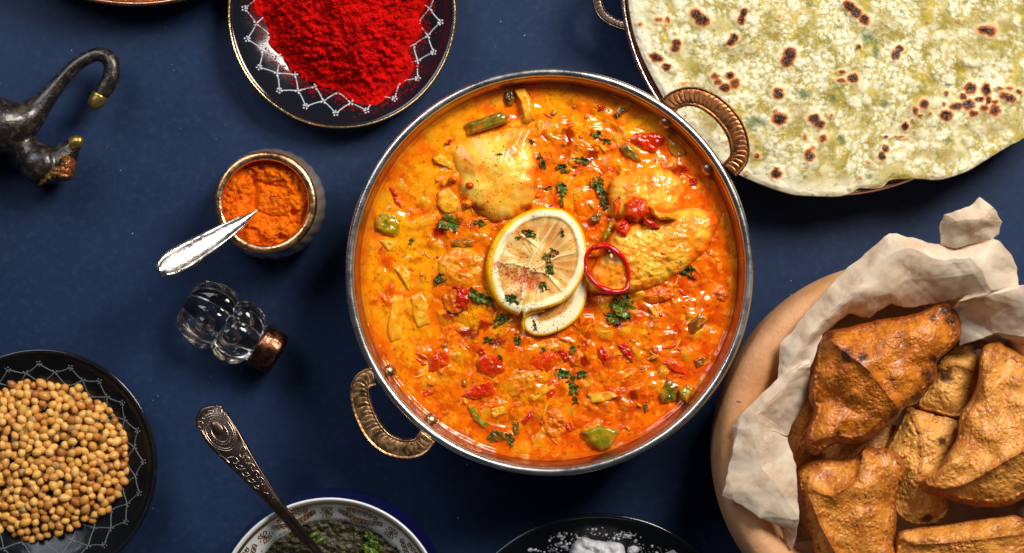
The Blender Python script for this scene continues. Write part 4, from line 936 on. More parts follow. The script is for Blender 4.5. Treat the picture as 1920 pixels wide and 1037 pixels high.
def tur_h(x, y, t):
    n0 = fbm(x/30, y/30, 5, 3); f1, f2, ia = worley(x/22+n0*.8, y/22, 61)
    crack = np.exp(-((f2-f1)/.05)**2)
    g1, g2, ib = worley(x/9, y/9, 63)
    edge_ = .0028*ss(.35, .0, np.abs(t-.72))*ss(-.2, .4, fbm(x/26, y/26, 68, 2)+.3)
    sc1 = dist_poly(x, y, qJ([(720, 320), (740, 400), (725, 500)])); sc2 = dist_poly(x, y, qJ([(750, 330), (860, 365), (960, 380)])); sc3 = dist_poly(x, y, qJ([(760, 545), (850, 580), (960, 575)]))
    h = .0015*n0+edge_-.0006*crack*(ia > .4)+.0008*np.clip(1-(g1/.6)**2, 0, 1)*(ib > .5)*ss(.3, .8, t)+.0005*fbm(x/7, y/7, 67, 4)
    h = h-.0035*np.exp(-(sc1/7)**2)-.0012*np.exp(-(sc2/3)**2)-.0010*np.exp(-(sc3/3)**2)+.0015*np.exp(-((x-530)**2+(y-375)**2)/900.)
    return h
tur_m = M('orange_powder', vc=True, rough=.95, spec=.1, bump=[(800, .0002, 4, 'noise'), (2400, .0001, 3, 'noise')])
g = blob(jo, .0325, .0008, .004, rings=90, nang=360, pw=6, hf=tur_h, do_spline=True,
         cf=lambda x, y, t: mix(srgb(232, 112, 8), srgb(206, 84, 4), ss(-.3, .5, fbm(x/14, y/14, 71, 4))))
tag(obj('orange_powder', g, tur_m), 'crumbly orange turmeric coloured powder filling the copper rimmed jar', 'spice powder')

def blade(path, hw, thick, camber, n=120, nv=21, relief=None):
    """flat shaped handle: path of (px,py,z), half widths px; closed top and bottom"""
    p = spline(path, n, closed=False); hh = np.interp(np.linspace(0, 1, n), np.linspace(0, 1, len(hw)), hw)
    if len(hw) > 3: 
        hh = spline([(k/(len(hw)-1), hw[k]) for k in range(len(hw))], n*2, closed=False); hh = np.interp(np.linspace(0, 1, n), hh[:, 0], hh[:, 1])
    w_ = W(p[:, 0], p[:, 1], p[:, 2]); T = np.gradient(w_, axis=0); T /= np.linalg.norm(T, axis=1)[:, None]
    S = np.cross(T, [0, 0, 1.]); S /= np.linalg.norm(S, axis=1)[:, None]; U = np.cross(S, T)
    v_ = np.linspace(-1, 1, nv)[None, :]; u_ = np.linspace(0, 1, n)[:, None]
    top = thick*(1-np.abs(v_)**6)**.5*.5+camber*(1-v_**2)+0*u_
    if relief is not None: top = top+relief(u_, v_)
    bot = -thick*(1-np.abs(v_)**6)**.5*.5+camber*(1-v_**2)+0*u_
    lat = v_*hh[:, None]*K
    vt = w_[:, None]+S[:, None]*lat[..., None]+U[:, None]*top[..., None]; vb = w_[:, None]+S[:, None]*lat[..., None]+U[:, None]*bot[..., None]
    ft = gridfaces(n, nv)[:, ::-1]; fb = gridfaces(n, nv)+n*nv
    side = []
    for i in range(n-1):
        for j, s_ in ((0, 1), (nv-1, -1)):
            q = [i*nv+j, (i+1)*nv+j, n*nv+(i+1)*nv+j, n*nv+i*nv+j]; side.append(q if s_ > 0 else q[::-1])
    side.append([j for j in range(nv)]+[n*nv+j for j in range(nv)][::-1]); e = (n-1)*nv
    side.append(([e+j for j in range(nv)]+[n*nv+e+j for j in range(nv)][::-1])[::-1])
    return (np.concatenate([vt.reshape(-1, 3), vb.reshape(-1, 3)]), ft.tolist()+fb.tolist()+side), w_, S, U, hh
def orn(parent, w_, S, U, hh, curves, half, mat, lift, name='ornament'):
    gs = []; n = len(w_)
    for c in curves:
        pc_ = spline(c, max(12, len(c)*7), closed=False) if len(c) > 2 else np.array(c, float)
        ui = np.clip(pc_[:, 0], 0, 1)*(n-1)
        W3 = np.stack([np.interp(ui, np.arange(n), w_[:, k]) for k in range(3)], -1); S3 = np.stack([np.interp(ui, np.arange(n), S[:, k]) for k in range(3)], -1)
        U3 = np.stack([np.interp(ui, np.arange(n), U[:, k]) for k in range(3)], -1); H = np.interp(ui, np.arange(n), hh)*K
        gs.append(sweep(W3+S3*(pc_[:, 1]*H)[:, None]+U3*(lift(pc_[:, 1]))[:, None], half, 6, flat=.8))
    return obj(name, join(*gs), mat, parent)
# silver spoon: u=0 at the powder, u=1 at the decorated end
sp_t = thing('silver_spoon', tuple(P(440, 420, .04)), 'bright silver spoon with engraved end standing in the orange powder jar', 'spoon')
_q = qJ([(745, 540), (660, 600), (560, 665), (440, 740), (330, 805), (220, 870), (130, 920), (62, 958)])
pth = [(*q_, .0365+.026*math.hypot(q_[0]-_q[0][0], q_[1]-_q[0][1])/math.hypot(_q[-1][0]-_q[0][0], _q[-1][1]-_q[0][1])) for q_ in _q]
g, w_, S, U, hh = blade(pth, [3, 7.5, 11.5, 15, 18, 20, 22, 23.5, 24.5, 24.5, 21.5, 11], .0016, .0013, 140, 25, relief=lambda u, v: .0004*np.exp(-((np.abs(v)-.86)/.09)**2)*(u > .15)*(u < .97))
obj('spoon_handle', g, silver, sp_t)
lift = lambda v: .0008+.0013*(1-v**2)+.00008
engr = M('engraved_line', (.34, .28, .22), .4, 1)
cv = [[(.62, -.62), (.68, -.40), (.74, -.55), (.80, -.72), (.86, -.60)], [(.64, -.80), (.72, -.66), (.80, -.40), (.86, -.45)], [(.60, .55), (.66, .35), (.72, .40), (.70, .62)], [(.70, .70), (.78, .52), (.86, .60), (.90, .72)], [(.76, .30), (.82, .60), (.88, .40)],
      [(.86, -.55), (.90, -.30), (.93, .0), (.92, .35), (.88, .55)], [(.90, -.2), (.94, -.25), (.97, -.1)], [(.90, 0.05), (.94, .1), (.965, .2)], [(.89, .25), (.93, .42), (.955, .55)], [(.83, -.80), (.85, -.55)], [(.86, -.82), (.88, -.55)], [(.88, -.80), (.905, -.55)], [(.80, .82), (.82, .60)], [(.83, .86), (.85, .62)], [(.86, .86), (.88, .62)],
      [(.50, -.75), (.58, -.72), (.66, -.86)], [(.5, .78), (.58, .70), (.64, .80)]]
orn(sp_t, w_, S, U, hh, cv, .00026, engr, lift)

# ================================================================ GLASS BOTTLE with copper cap
a0_ = np.array(qG([(215, 285)])[0]); dirv = np.array([.857, .515]); prp = np.array([-.515, .857])
bt = thing('glass_bottle', tuple(P(*(a0_+dirv*90), 0)), 'small clear moulded glass bottle with a copper cap lying on the table', 'bottle')
zax = .0140
def bottle(prof, n, flatz=.82, facet=0, inner=1.0):
    pr = spline(prof, 70, closed=False); a = np.linspace(0, 2*PI, n, endpoint=False)
    s_, r_ = pr[:, 0][:, None], pr[:, 1][:, None]*inner
    rf = r_*(1+facet*(np.abs(np.cos(a*4))[None, :]-.6)*np.clip(r_/50, 0, 1))
    x = a0_[0]+dirv[0]*s_+prp[0]*rf*np.cos(a)[None]; y = a0_[1]+dirv[1]*s_+prp[1]*rf*np.cos(a)[None]
    z = zax+rf*np.sin(a)[None]*K*flatz
    f = gridfaces(len(pr), n, False, True).tolist(); f.append(list(range(n))[::-1] if False else list(range(n))); f.append([(len(pr)-1)*n+k for k in range(n)][::-1])
    return (W(x, y, z).reshape(-1, 3), f)
glass = M('clear_glass', (.80, .74, .66), .02, trans=1, ior=1.48, bump=[(90, .0004, 2, 'noise')])
prof = [(0, 6), (2, 30), (12, 44), (40, 58), (66, 60), (80, 55), (86, 48), (93, 53), (105, 58), (128, 56), (146, 47), (156, 34), (166, 27)]
obj('glass_body', bottle(prof, 64, facet=.16), glass, bt)
for (X_, Y_, r_) in [(590, 590, 22), (700, 440, 22), (380, 480, 20)]:
    q_ = P(*qG([(X_, Y_)])[0], zax+.0105)
    v, f = sphere(q_, (r_*K, r_*K, .0032), 24, 12); obj('lens_boss', (v, f), glass, bt)
for sgn in (-1, 1):
    for k, (s0, s1, off) in enumerate([(10, 72, 52), (96, 142, 52)]):
        pp = [a0_+dirv*s+prp*sgn*(off-6*abs((s-s0)/(s1-s0)*2-1)**2*1.5) for s in np.linspace(s0, s1, 14)]
        rib = np.array([tuple(P(p[0], p[1], zax-.001)) for p in pp])
        obj('moulded_rib', sweep(rib, .0016, 10), glass, bt)
cp = [(156, 28), (157.5, 40), (162, 45), (170, 44), (182, 43.5), (194, 42), (201, 39), (205, 30), (205.5, 8)]
obj('cap', bottle(cp, 60, flatz=1.05), M('dark_copper', (.42, .16, .08), .25, 1, var=[(220, (.12, .05, .03), .42, .62, 4)], bump=[(300, .0004, 3, 'noise')], rvar=(200, .18, .4)), bt)

# ================================================================ BRONZE FIGURINE
def fuse(geos, voxel, name='tmp', smooth_it=4):
    g = join(*geos); me = bpy.data.meshes.new(name); me.from_pydata(g[0].tolist(), [], g[1]); o = bpy.data.objects.new(name, me); C.objects.link(o)
    m = o.modifiers.new('r', 'REMESH'); m.mode = 'VOXEL'; m.voxel_size = voxel
    s = o.modifiers.new('s', 'SMOOTH'); s.iterations = smooth_it; s.factor = .6
    dg = bpy.context.evaluated_depsgraph_get(); dg.update(); ev = o.evaluated_get(dg); me2 = bpy.data.meshes.new_from_object(ev)
    v = np.empty(len(me2.vertices)*3); me2.vertices.foreach_get('co', v); f = [list(p.vertices) for p in me2.polygons]
    bpy.data.objects.remove(o); bpy.data.meshes.remove(me); bpy.data.meshes.remove(me2)
    return (v.reshape(-1, 3), f)
def fpath(pts, n=60):
    a = [(*qF([(x, y)])[0], z, r) for x, y, z, r in pts]; s_ = spline(a, n, closed=False)
    return W(s_[:, 0], s_[:, 1], s_[:, 2]), s_[:, 3]*K/3.24
geos = []
w1, r1 = fpath([(-420, 620, .020, 150), (-200, 600, .020, 165), (-20, 570, .020, 172), (110, 545, .019, 140), (200, 490, .018, 92), (290, 395, .018, 58), (380, 285, .018, 46), (470, 195, .018, 43), (570, 140, .018, 42), (640, 145, .018, 46), (680, 200, .018, 52), (672, 280, .018, 54), (625, 360, .018, 52), (600, 398, .018, 47)], 120)
geos.append(sweep(w1, r1, 20)); geos.append(sphere(w1[0], (r1[0],)*3, 16, 10)); geos.append(sphere(w1[-1], (r1[-1]*.98,)*3, 14, 8))
w2, r2 = fpath([(30, 620, .018, 120), (150, 700, .018, 90), (210, 770, .018, 112), (270, 800, .018, 122), (330, 800, .017, 105), (400, 740, .017, 80), (445, 690, .018, 50)], 50)
geos.append(sweep(w2, r2, 20)); geos.append(sphere(w2[-1], (r2[-1],)*3, 14, 8))
q_ = P(*qF([(235, 800)])[0], .018); geos.append(sphere(q_, (118*K/3.24, 126*K/3.24, .0105), 24, 14))
q_ = P(*qF([(385, 825)])[0], .015); geos.append(sphere(q_, (75*K/3.24, 78*K/3.24, .008), 20, 12))
for (x, y, z) in [(40, 660, .008), (-120, 660, .008), (-120, 500, .008), (60, 560, .008)]:
    q_ = P(*qF([(x, y)])[0], z); geos.append(sphere(q_, (.006, .006, .009), 14, 10))
figm = M('patinated_bronze', (.016, .012, .010), .24, .3, coat=.4, coat_rough=.16, spec=.6, var=[(260, (.11, .075, .05), .50, .72, 5)], bump=[(420, .0004, 4, 'noise'), (1500, .00015, 3, 'noise')], rvar=(350, .16, .42))
fig = thing('monkey_figurine', tuple(P(40, 235, 0)), 'dark bronze animal figurine with a hooked gold tipped tail at left edge', 'figurine')
obj('body', fuse(geos, .00075), figm, fig)
goldm = M('worn_gold', (.55, .36, .09), .3, .9, var=[(300, (.16, .09, .03), .5, .72, 4)], bump=[(500, .0004, 3, 'noise')])
w3, r3 = fpath([(612, 382, .018, 52), (596, 408, .018, 51), (576, 432, .018, 47), (562, 450, .0178, 36), (554, 460, .0176, 18)], 24)
obj('tail_tip', sweep(w3, r3, 20), goldm, fig)
w3, r3 = fpath([(440, 680, .019, 44), (470, 668, .020, 42), (492, 664, .0205, 34), (506, 664, .0205, 15)], 20)
obj('ear_tip', sweep(w3, r3, 16), goldm, fig)
face = qF([(228, 938), (250, 880), (305, 808), (350, 765), (405, 742), (455, 775), (462, 815), (440, 885), (395, 908), (330, 905), (275, 925)])
g = blob(face, .0205, .0075, .004, rings=24, nang=80, pw=2.2, hf=lambda x, y, t: .0009*fbm(x/8, y/8, 3, 3)-.0016*np.exp(-((x-qF([(365, 790)])[0][0])**2+(y-qF([(365, 790)])[0][1])**2)/30.),
         cf=lambda x, y, t: mix(mix(srgb(120, 86, 40), srgb(150, 66, 20), ss(-.1, .5, fbm(x/14, y/14, 8, 3)+(x-112)/60)), srgb(40, 30, 18), ss(.1, .6, fbm(x/7, y/7, 18, 3)+.9*np.exp(-((x-qF([(360, 795)])[0][0])**2+(y-qF([(360, 795)])[0][1])**2)/90.))))
obj('face', g, M('painted_face', vc=True, rough=.35, metal=.45, bump=[(600, .0004, 3, 'noise')]), fig)

# ================================================================ CHUTNEY BOWL + SPOON
UC = (618, 1147); ZU = .058
uq = P(*UC, ZU); su = K*fz(ZU); ur = 214*su
porc = M('white_porcelain', (.74, .76, .74), .12, coat=.4, sss=.05, sss_scale=.002, bump=[(50, .0002, 2, 'noise')])
cob = M('cobalt_glaze', (.004, .005, .045), .12, coat=.3, bump=[(50, .0002, 2, 'noise')])
bowl = thing('chutney_bowl', (uq.x, uq.y, 0), 'cobalt blue porcelain bowl with white and gold scrolled inside, bottom edge', 'bowl')
obj('outer_wall', lathe(uq, smooth_prof([(0, .002), (.032, .002), (.036, .006), (.050, .014), (ur*1.035, .030), (ur*1.045, .040), (ur*1.02, .050), (ur*.995, .0565)], 40), 200), cob, bowl)
inp = smooth_prof([(ur*.995, .0565), (ur, .0582), (ur*.985, .0588), (ur*.965, .0572), (ur*.86, .0515), (ur*.77, .0465), (ur*.6, .030), (ur*.4, .013), (0, .010)], 60)
obj('inner_wall', lathe(uq, inp, 200), porc, bowl)
UZ_ = 0
uz = lambda rd: float(np.interp(rd, inp[::-1, 0], inp[::-1, 1])) if rd < ur*.985 else .0586
obj('gold_band', sweep(np.stack([uq.x+ur*.955*np.cos(th), uq.y+ur*.955*np.sin(th), np.full(260, uz(ur*.955)+.0002)], -1), .0010, 8, flat=.35, closed=True), gold, bowl)
scr = M('gold_brown_print', (.20, .10, .035), .3, .5, var=[(220, (.42, .20, .06), .45, .6, 3)])
def upt(a, rf): rd = ur*rf; return (uq.x+rd*math.cos(a), uq.y+rd*math.sin(a), uz(rd)+.00015)
gs = []
def ucurve(c, hw=.00028):
    cs = spline(c, len(c)*8, closed=False); gs.append(sweep([upt(a, r_) for a, r_ in cs], hw, 5, flat=.3))
for k in range(9):
    a0 = math.radians(92)+k*2*PI/9
    for sgn in (-1, 1):                   # flower with four petals
        for s2 in (-1, 1):
            ucurve([(a0, .865), (a0+sgn*.030, .865+s2*.012), (a0+sgn*.050, .865+s2*.034), (a0+sgn*.022, .865+s2*.040), (a0, .867)], .00032)
    for (da, dr) in ((0, .045), (0, -.045), (.06, 0), (-.06, 0)): gs.append(sphere(upt(a0+da, .865+dr), (.0006, .0006, .00015), 8, 4))
    b0 = a0+PI/9                          # fan of scrolls
    for j in range(11):
        a = b0+(j-5)*.042; rr_ = .90-.11*(abs(j-5)/5)**1.5*0+.0
        rc = .925-.0035*(j-5)**2*0-.05*abs(math.sin((j-5)*.3))*0
        m_ = 1 if j % 2 else -1; rad_ = .868-.055*math.cos((j-5)/5*PI/2)
        ucurve([(a-.020, rad_-.01), (a-.012, rad_+.022), (a+.012, rad_+.024), (a+.018, rad_), (a, rad_-.012), (a-.008, rad_+.004), (a+.02, rad_+.012)], .00027)
    ucurve([(b0+(j-5)*.042, .895-.050*math.cos((j-5)/5*PI/2)) for j in range(11)], .00016)
    for j in range(6):
        a = b0+(j-2.5)*.055; ucurve([(a-.022, .925), (a-.016, .895), (a+.006, .890), (a+.014, .910), (a+.002, .922), (a-.004, .905)], .00036)
    for j in range(8): gs.append(sphere(upt(b0+(j-3.5)*.06, .80), (.0005, .0005, .00015), 8, 4))
o = obj('painted_scrolls', join(*gs), scr, bowl); tag(o, kind='stuff')
chm = M('chutney', vc=True, rough=.18, bump=[(500, .0009, 4, 'noise'), (1500, .0003, 3, 'noise')], rvar=(300, .12, .35))
co_ = [(UC[0]+8+163*math.cos(a), UC[1]-10+163*math.sin(a)) for a in np.linspace(0, 2*PI, 40)[:-1]]
def ch_h(x, y, t):
    f1, f2, ia = worley(x/10, y/10, 3); return .0014*fbm(x/26, y/26, 2, 4)+.0009*np.clip(1-(f1/.55)**2, 0, 1)*(ia > .3)+.0004*fbm(x/4, y/4, 9, 2)
g = blob(co_, .0465, .0006, .003, rings=80, nang=320, pw=8, hf=ch_h, cf=lambda x, y, t: mix(mix(srgb(58, 52, 18), srgb(30, 26, 8), ss(-.3, .4, fbm(x/12, y/12, 3, 4))), srgb(104, 88, 48), ss(.3, .7, fbm(x/7, y/7, 6, 3))*.6))
tag(obj('green_chutney', g, chm), 'dark brown green herb chutney in the cobalt blue bowl', 'chutney')
for (x, y, s, r_, lab) in [(1235, 925, 14, .9, 'bright green top leaf of the sprig in the chutney bowl'), (1265, 965, 17, 1.2, 'middle green leaf of the sprig in the chutney bowl'), (1245, 1005, 18, .3, 'lowest green leaf of the sprig in the chutney bowl')]:
    X_, Y_ = qU([(x, y)])[0]; herb(X_, Y_, s, r_, lab, int(x), lobes=5, group='green garnish on the chutney', zz=.049)
grm = M('green_stem', (.06, .13, .015), .35)
for k, (x0, y0, x1, y1, lab) in enumerate([(820, 945, 895, 900, 'upper cut green stem beside the bronze spoon in chutney'), (865, 985, 938, 932, 'lower cut green stem beside the bronze spoon in chutney')]):
    a, b = qU([(x0, y0), (x1, y1)]); o = obj('chopped_chive', sweep([P(*a, .0482), P((a[0]+b[0])/2, (a[1]+b[1])/2, .049), P(*b, .0482)], [.0008, .0010, .0007], 10, flat=.6), grm)
    tag(o, lab, 'herb stem', 'green garnish on the chutney')
bs = thing('bronze_spoon', tuple(P(*qU([(400, 450)])[0], .05)), 'long dark bronze spoon with oval medallion handle resting in the blue bowl', 'spoon')
pth = [(*qU([(168, 118)])[0], .060), (*qU([(250, 240)])[0], .062), (*qU([(370, 400)])[0], .0635), (*qU([(480, 540)])[0], .064), (*qU([(600, 690)])[0], .063), (*qU([(700, 810)])[0], .0605), (*qU([(800, 930)])[0], .056), (*qU([(900, 1050)])[0], .0485), (*qU([(1010, 1180)])[0], .042)]
g, w_, S, U, hh = blade(pth, [24, 30, 30.5, 29, 26, 23, 20, 17.5, 15.5, 13.5, 12, 11, 10.5, 10, 9.5, 9, 9, 9, 9], .0020, .0006, 200, 31,
                        relief=lambda u, v: .0005*np.exp(-((np.abs(v)-.90)/.06)**2)-.0004*np.exp(-(v/.35)**2)*ss(.55, .7, u))
obj('spoon_handle', g, bronze, bs)
# pointed end of the handle
en = qU([(87, 182), (100, 140), (128, 92), (180, 72), (255, 66), (272, 84), (262, 150), (180, 190), (110, 215)])
obj('handle_end', blob(en, .0598, .0013, .0010, rings=14, nang=60, pw=9), bronze, bs)
lift = lambda v: .0010+.0006*(1-v**2)+.00015
ov = lambda u0, du, dv, n_=26: [(u0+du*math.cos(a), dv*math.sin(a)) for a in np.linspace(0, 2*PI, n_)]
cv = [ov(.115, .052, .42), ov(.115, .088, .72), ov(.115, .100, .84)]
cv += [[(.235, s*.70), (.245, s*.35), (.265, s*.15), (.285, s*.35), (.270, s*.60)] for s in (-1, 1)]
cv += [[(.20, s*.9), (.235, s*.78), (.262, s*.80)] for s in (-1, 1)]
for k, u0 in enumerate((.30, .345, .385, .425)):
    for s in (-1, 1):
        cv.append([(u0-.018, s*.12), (u0-.022, s*.48), (u0, s*.66), (u0+.018, s*.45), (u0+.010, s*.22), (u0-.004, s*.36)])
cv += [[(.455, -.3), (.47, .2), (.49, -.1), (.505, .25)], [(.515, -.35), (.525, .1), (.535, .35)]]
for s in (-1, 1):
    cv += [[(.0, s*.15), (.012, s*.45), (.022, s*.25), (.012, s*.12)], [(.015, s*.80), (.03, s*.55), (.045, s*.75), (.03, s*.92)], [(.055, s*.92), (.06, s*.8), (.08, s*.86)]]
orn(bs, w_, S, U, hh, cv, .00024, bronze_hi, lift)
gs = []
for k in range(34):
    a = k/34*2*PI; u_ = .115+.070*math.cos(a); v_ = .57*math.sin(a); i = int(u_*199)
    p_ = w_[i]+S[i]*v_*hh[i]*K+U[i]*lift(v_); gs.append(sphere(p_, (.00038,)*3, 6, 5))
o = obj('beading', join(*gs), bronze_hi, bs); tag(o, kind='stuff')
i = int(.115*199); p_ = w_[i]+U[i]*.0008; Rz = Matrix.Rotation(math.atan2(*(w_[i+4]-w_[i-4])[[1, 0]]), 3, 'Z')
obj('medallion', sphere(p_, (.0058, .0030, .0011), 28, 12, Rz), bronze, bs)

# ================================================================ CLAY BOWL, PAPER, FRIED PASTRIES
BC = (1700, 850); ZB = .066
bq = P(*BC, ZB); sb = K*fz(ZB); br = 350*sb
clay = M('terracotta', (.62, .31, .14), .5, var=[(45, (.50, .22, .085), .4, .65, 5), (14, (.68, .38, .19), .45, .62, 3)], speck=[(900, (.22, .08, .03), .66, .5), (350, (.25, .12, .05), .72, .5)], bump=[(400, .0003, 4, 'noise'), (60, .0006, 3, 'noise')], rvar=(100, .4, .6))
cb = thing('clay_bowl', (bq.x, bq.y, 0), 'wide thick rimmed terracotta bowl lined with paper at lower right', 'bowl')
obj('bowl_body', lathe(bq, smooth_prof([(0, .001), (br*.55, .001), (br*.72, .004), (br*.93, .018), (br*1.015, .034), (br*1.025, .046), (br*1.01, .056), (br*.985, .0625), (br*.94, .0655), (br*.87, .065), (br*.82, .060), (br*.79, .052), (br*.74, .034), (br*.6, .016), (br*.3, .009), (0, .008)], 70), 240), clay, cb)
crk = qP2([(165, 180), (185, 188), (205, 192), (220, 200), (238, 208)])
ck = []
for k, (x, y) in enumerate(crk):
    X_ = P(x, y, .0655); rd = math.hypot(X_.x-bq.x, X_.y-bq.y)/br
    zz_ = float(np.interp(rd, [.87, .94, .985, 1.01], [.065, .0655, .0625, .056])); ck.append(P(x, y, zz_+.0002))
obj('crack', sweep(ck, [.0001, .0003, .0002, .0003, .0001], 5, flat=.4), M('crack_dark', (.05, .02, .01), .9), cb)

paper_m = M('parchment', (.92, .80, .63), .38, var=[(60, (.76, .55, .36), .45, .68, 4), (900, (.93, .82, .68), .5, .75, 4)], bump=[(1300, .00005, 5, 'noise'), (30, .0075, 0, 'ridge'), (75, .0016, 0, 'ridge')], translucent=.48, spec=.4)
PV = {}
def pv(k, q, x, y, z): PV[k] = (*q([(x, y)])[0], z)
# band on the left/top (folded over the rim), then twist, right sheet, left flap; heights in metres
for k, (x, y, z) in {
    'a0': (395, 1005, .072), 'a1': (408, 820, .071), 'a2': (700, 478, .073), 'a3': (1000, 220, .082), 'a4': (1040, 225, .083), 'a5': (1210, 272, .084), 'a6': (1370, 300, .083),
    'b0': (430, 985, .0745), 'b1': (500, 870, .078), 'b2': (640, 700, .081), 'b3': (800, 545, .084), 'b4': (965, 350, .088), 'b5': (1110, 285, .090), 'b6': (1260, 370, .091),
    'c0': (560, 900, .073), 'c1': (640, 770, .073), 'c2': (760, 640, .078), 'c3': (1000, 540, .082), 'c4': (1110, 470, .083), 'c5': (1330, 460, .086),
    'd0': (640, 765, .062), 'd1': (790, 655, .066), 'd2': (890, 682, .067), 'd3': (1003, 600, .072), 'd4': (1080, 628, .072), 'd5': (1260, 600, .068), 'd6': (1420, 555, .078),
    'e0': (1440, 350, .093), 'e1': (1560, 250, .088), 'e2': (1650, 320, .084), 'e3': (1690, 410, .080), 'e4': (1700, 505, .080), 'e5': (1550, 540, .089), 'e6': (1490, 430, .094),
    't0': (1272, 285, .0845), 't1': (1265, 195, .088), 't2': (1298, 118, .092), 't3': (1430, 80, .096), 't4': (1490, 30, .094), 't5': (1560, 85, .095), 't6': (1605, 160, .090), 't7': (1590, 228, .0875),
    't8': (1360, 150, .097), 't9': (1345, 262, .089), 'ta': (1500, 150, .100), 'tb': (1450, 225, .0935), 'tc': (1350, 312, .087),
    'f0': (1500, 555, .088), 'f1': (1728, 500, .086), 'f2': (2200, 560, .080), 'f3': (2200, 760, .066), 'f4': (1728, 782, .070), 'f5': (1560, 765, .068), 'f6': (1380, 832, .062), 'f7': (1330, 640, .066), 'f8': (1370, 590, .082), 'f9': (1760, 640, .080),
    'g0': (1480, 790, .055), 'g1': (1560, 770, .058), 'g2': (1728, 900, .048), 'g3': (2200, 950, .045), 'g4': (1600, 850, .050)}.items(): pv(k, qP1, x, y, z)
for k, (x, y, z) in {
    'h0': (410, 62, .0745), 'h1': (540, -5, .078), 'h2': (595, -5, .074), 'h3': (583, 150, .062), 'h4': (465, 380, .062), 'h5': (200, 265, .0705), 'h6': (158, 325, .0685), 'h7': (165, 395, .0675),
    'h8': (300, 245, .077), 'h9': (420, 160, .077), 'k0': (185, 330, .0725), 'k1': (265, 332, .076), 'k2': (350, 345, .0745), 'k3': (465, 385, .068), 'k4': (515, 550, .069), 'k5': (532, 850, .070), 'k6': (500, 1000, .062),
    'k7': (480, 905, .064), 'k8': (300, 835, .0725), 'k9': (160, 740, .070), 'ka': (98, 715, .0655), 'kb': (125, 600, .069), 'kc': (160, 450, .072), 'kd': (330, 560, .0775), 'ke': (440, 700, .076),
    'm0': (445, 900, .058), 'm1': (440, 1040, .052), 'm2': (480, 1040, .054), 'm3': (500, 985, .050), 'm4': (600, 960, .046), 'm5': (690, 1060, .044), 'm6': (560, 1080, .046)}.items(): pv(k, qP2, x, y, z)
PF = ['a0 a1 b1 b0', 'a1 b2 b1', 'a1 a2 b3 b2', 'a2 a3 b4 b3', 'a3 a4 b5 b4', 'a4 a5 b6 b5', 'a5 a6 e0 b6', 'b0 b1 c0', 'b1 b2 c1 c0', 'b2 b3 c2 c1', 'b3 b4 c3 c2', 'b4 b5 c4 c3', 'b5 b6 c5 c4', 'b6 e0 e6 c5',
      'c1 c2 d1 d0', 'c2 c3 d2 d1', 'c3 d3 d2', 'c3 c4 d4 d3', 'c4 c5 d5 d4', 'c5 e6 e5 d6', 'c5 d6 d5', 'a6 e1 e0', 'e0 e1 e2 e6', 'e2 e3 e6', 'e3 e4 e5 e6',
      't0 t1 t8 t9', 't1 t2 t8', 't2 t3 ta t8', 't3 t4 ta', 't4 t5 ta', 't5 t6 ta', 't6 t7 tb ta', 'ta tb t9 t8', 't9 tb tc t0', 'tb t7 e1 tc', 'tc e1 a6', 'tc a6 t0',
      'f8 f0 f7', 'f0 f5 f6 f7', 'f0 f1 f9 f5', 'f1 f2 f3 f9', 'f9 f3 f4', 'f9 f4 f5', 'g0 g1 g4', 'g1 g2 g4', 'f4 g3 g2 g1', 'f3 g3 f4', 'd6 f0 f8', 'e5 f0 d6', 'e4 f1 f0 e5',
      'a0 b0 h0', 'h0 h9 h8 h5', 'h0 h1 h9', 'h1 h2 h3 h9', 'h9 h3 h4 h8', 'h8 h4 k2 k1', 'h5 h8 k1 k0', 'h5 k0 h6', 'h6 k0 kc h7', 'b0 c0 h1 h0', 'c0 c1 h2 h1',
      'k0 k1 kd kc', 'k1 k2 kd', 'k2 k3 k4 kd', 'kc kd kb', 'kb kd k9 ka', 'kd ke k8 k9', 'kd k4 ke', 'k4 k5 ke', 'ke k5 k7 k8', 'k5 k6 k7', 'm0 k7 k6 m2', 'm0 m2 m1', 'm3 m4 m5 m6']
keys = list(PV); vv = [P(PV[k][0], PV[k][1], PV[k][2]) for k in keys]; ff = [[keys.index(a) for a in s.split()] for s in PF]
me = bpy.data.meshes.new('tmp'); me.from_pydata([tuple(a) for a in vv], [], ff)
o = bpy.data.objects.new('tmp', me); C.objects.link(o)
import bmesh
bm = bmesh.new(); bm.from_mesh(me); bmesh.ops.triangulate(bm, faces=bm.faces[:]); bmesh.ops.recalc_face_normals(bm, faces=bm.faces[:])
for _ in range(2): bmesh.ops.subdivide_edges(bm, edges=bm.edges[:], cuts=1, use_grid_fill=True)
for _ in range(2): bmesh.ops.smooth_vert(bm, verts=[a for a in bm.verts if not a.is_boundary], factor=.5, use_axis_x=True, use_axis_y=True, use_axis_z=True)
for _ in range(3): bmesh.ops.subdivide_edges(bm, edges=bm.edges[:], cuts=1, use_grid_fill=True)
bm.to_mesh(me); bm.free(); bpy.data.objects.remove(o)
pvx = np.empty(len(me.vertices)*3); me.vertices.foreach_get('co', pvx); pvx = pvx.reshape(-1, 3); pff = [list(p.vertices) for p in me.polygons]
xs, ys = pvx[:, 0]/K, pvx[:, 1]/K
def creases(x, y, s_, n_, cell):      # flat facets meeting in sharp folds
    h = np.zeros(x.shape)
    for k in range(n_):
        a = _h(np.array(k), np.array(s_), 3)*PI; ph = _h(np.array(k), np.array(s_), 4)*7
        u = (x*math.cos(a)+y*math.sin(a))/cell+ph+.18*vn(x/cell*.6, y/cell*.6, s_+k)
        h = h+np.abs((u % 1)-.5)*ss(-.2, .35, vn(x/cell*.7+k, y/cell*.7, s_+k+20))
    return h
pvx[:, 2] += .0026*creases(xs, ys, 3, 3, 120)+.0007*creases(xs, ys, 7, 4, 50)+.0014*fbm(xs/90, ys/90, 3, 2)
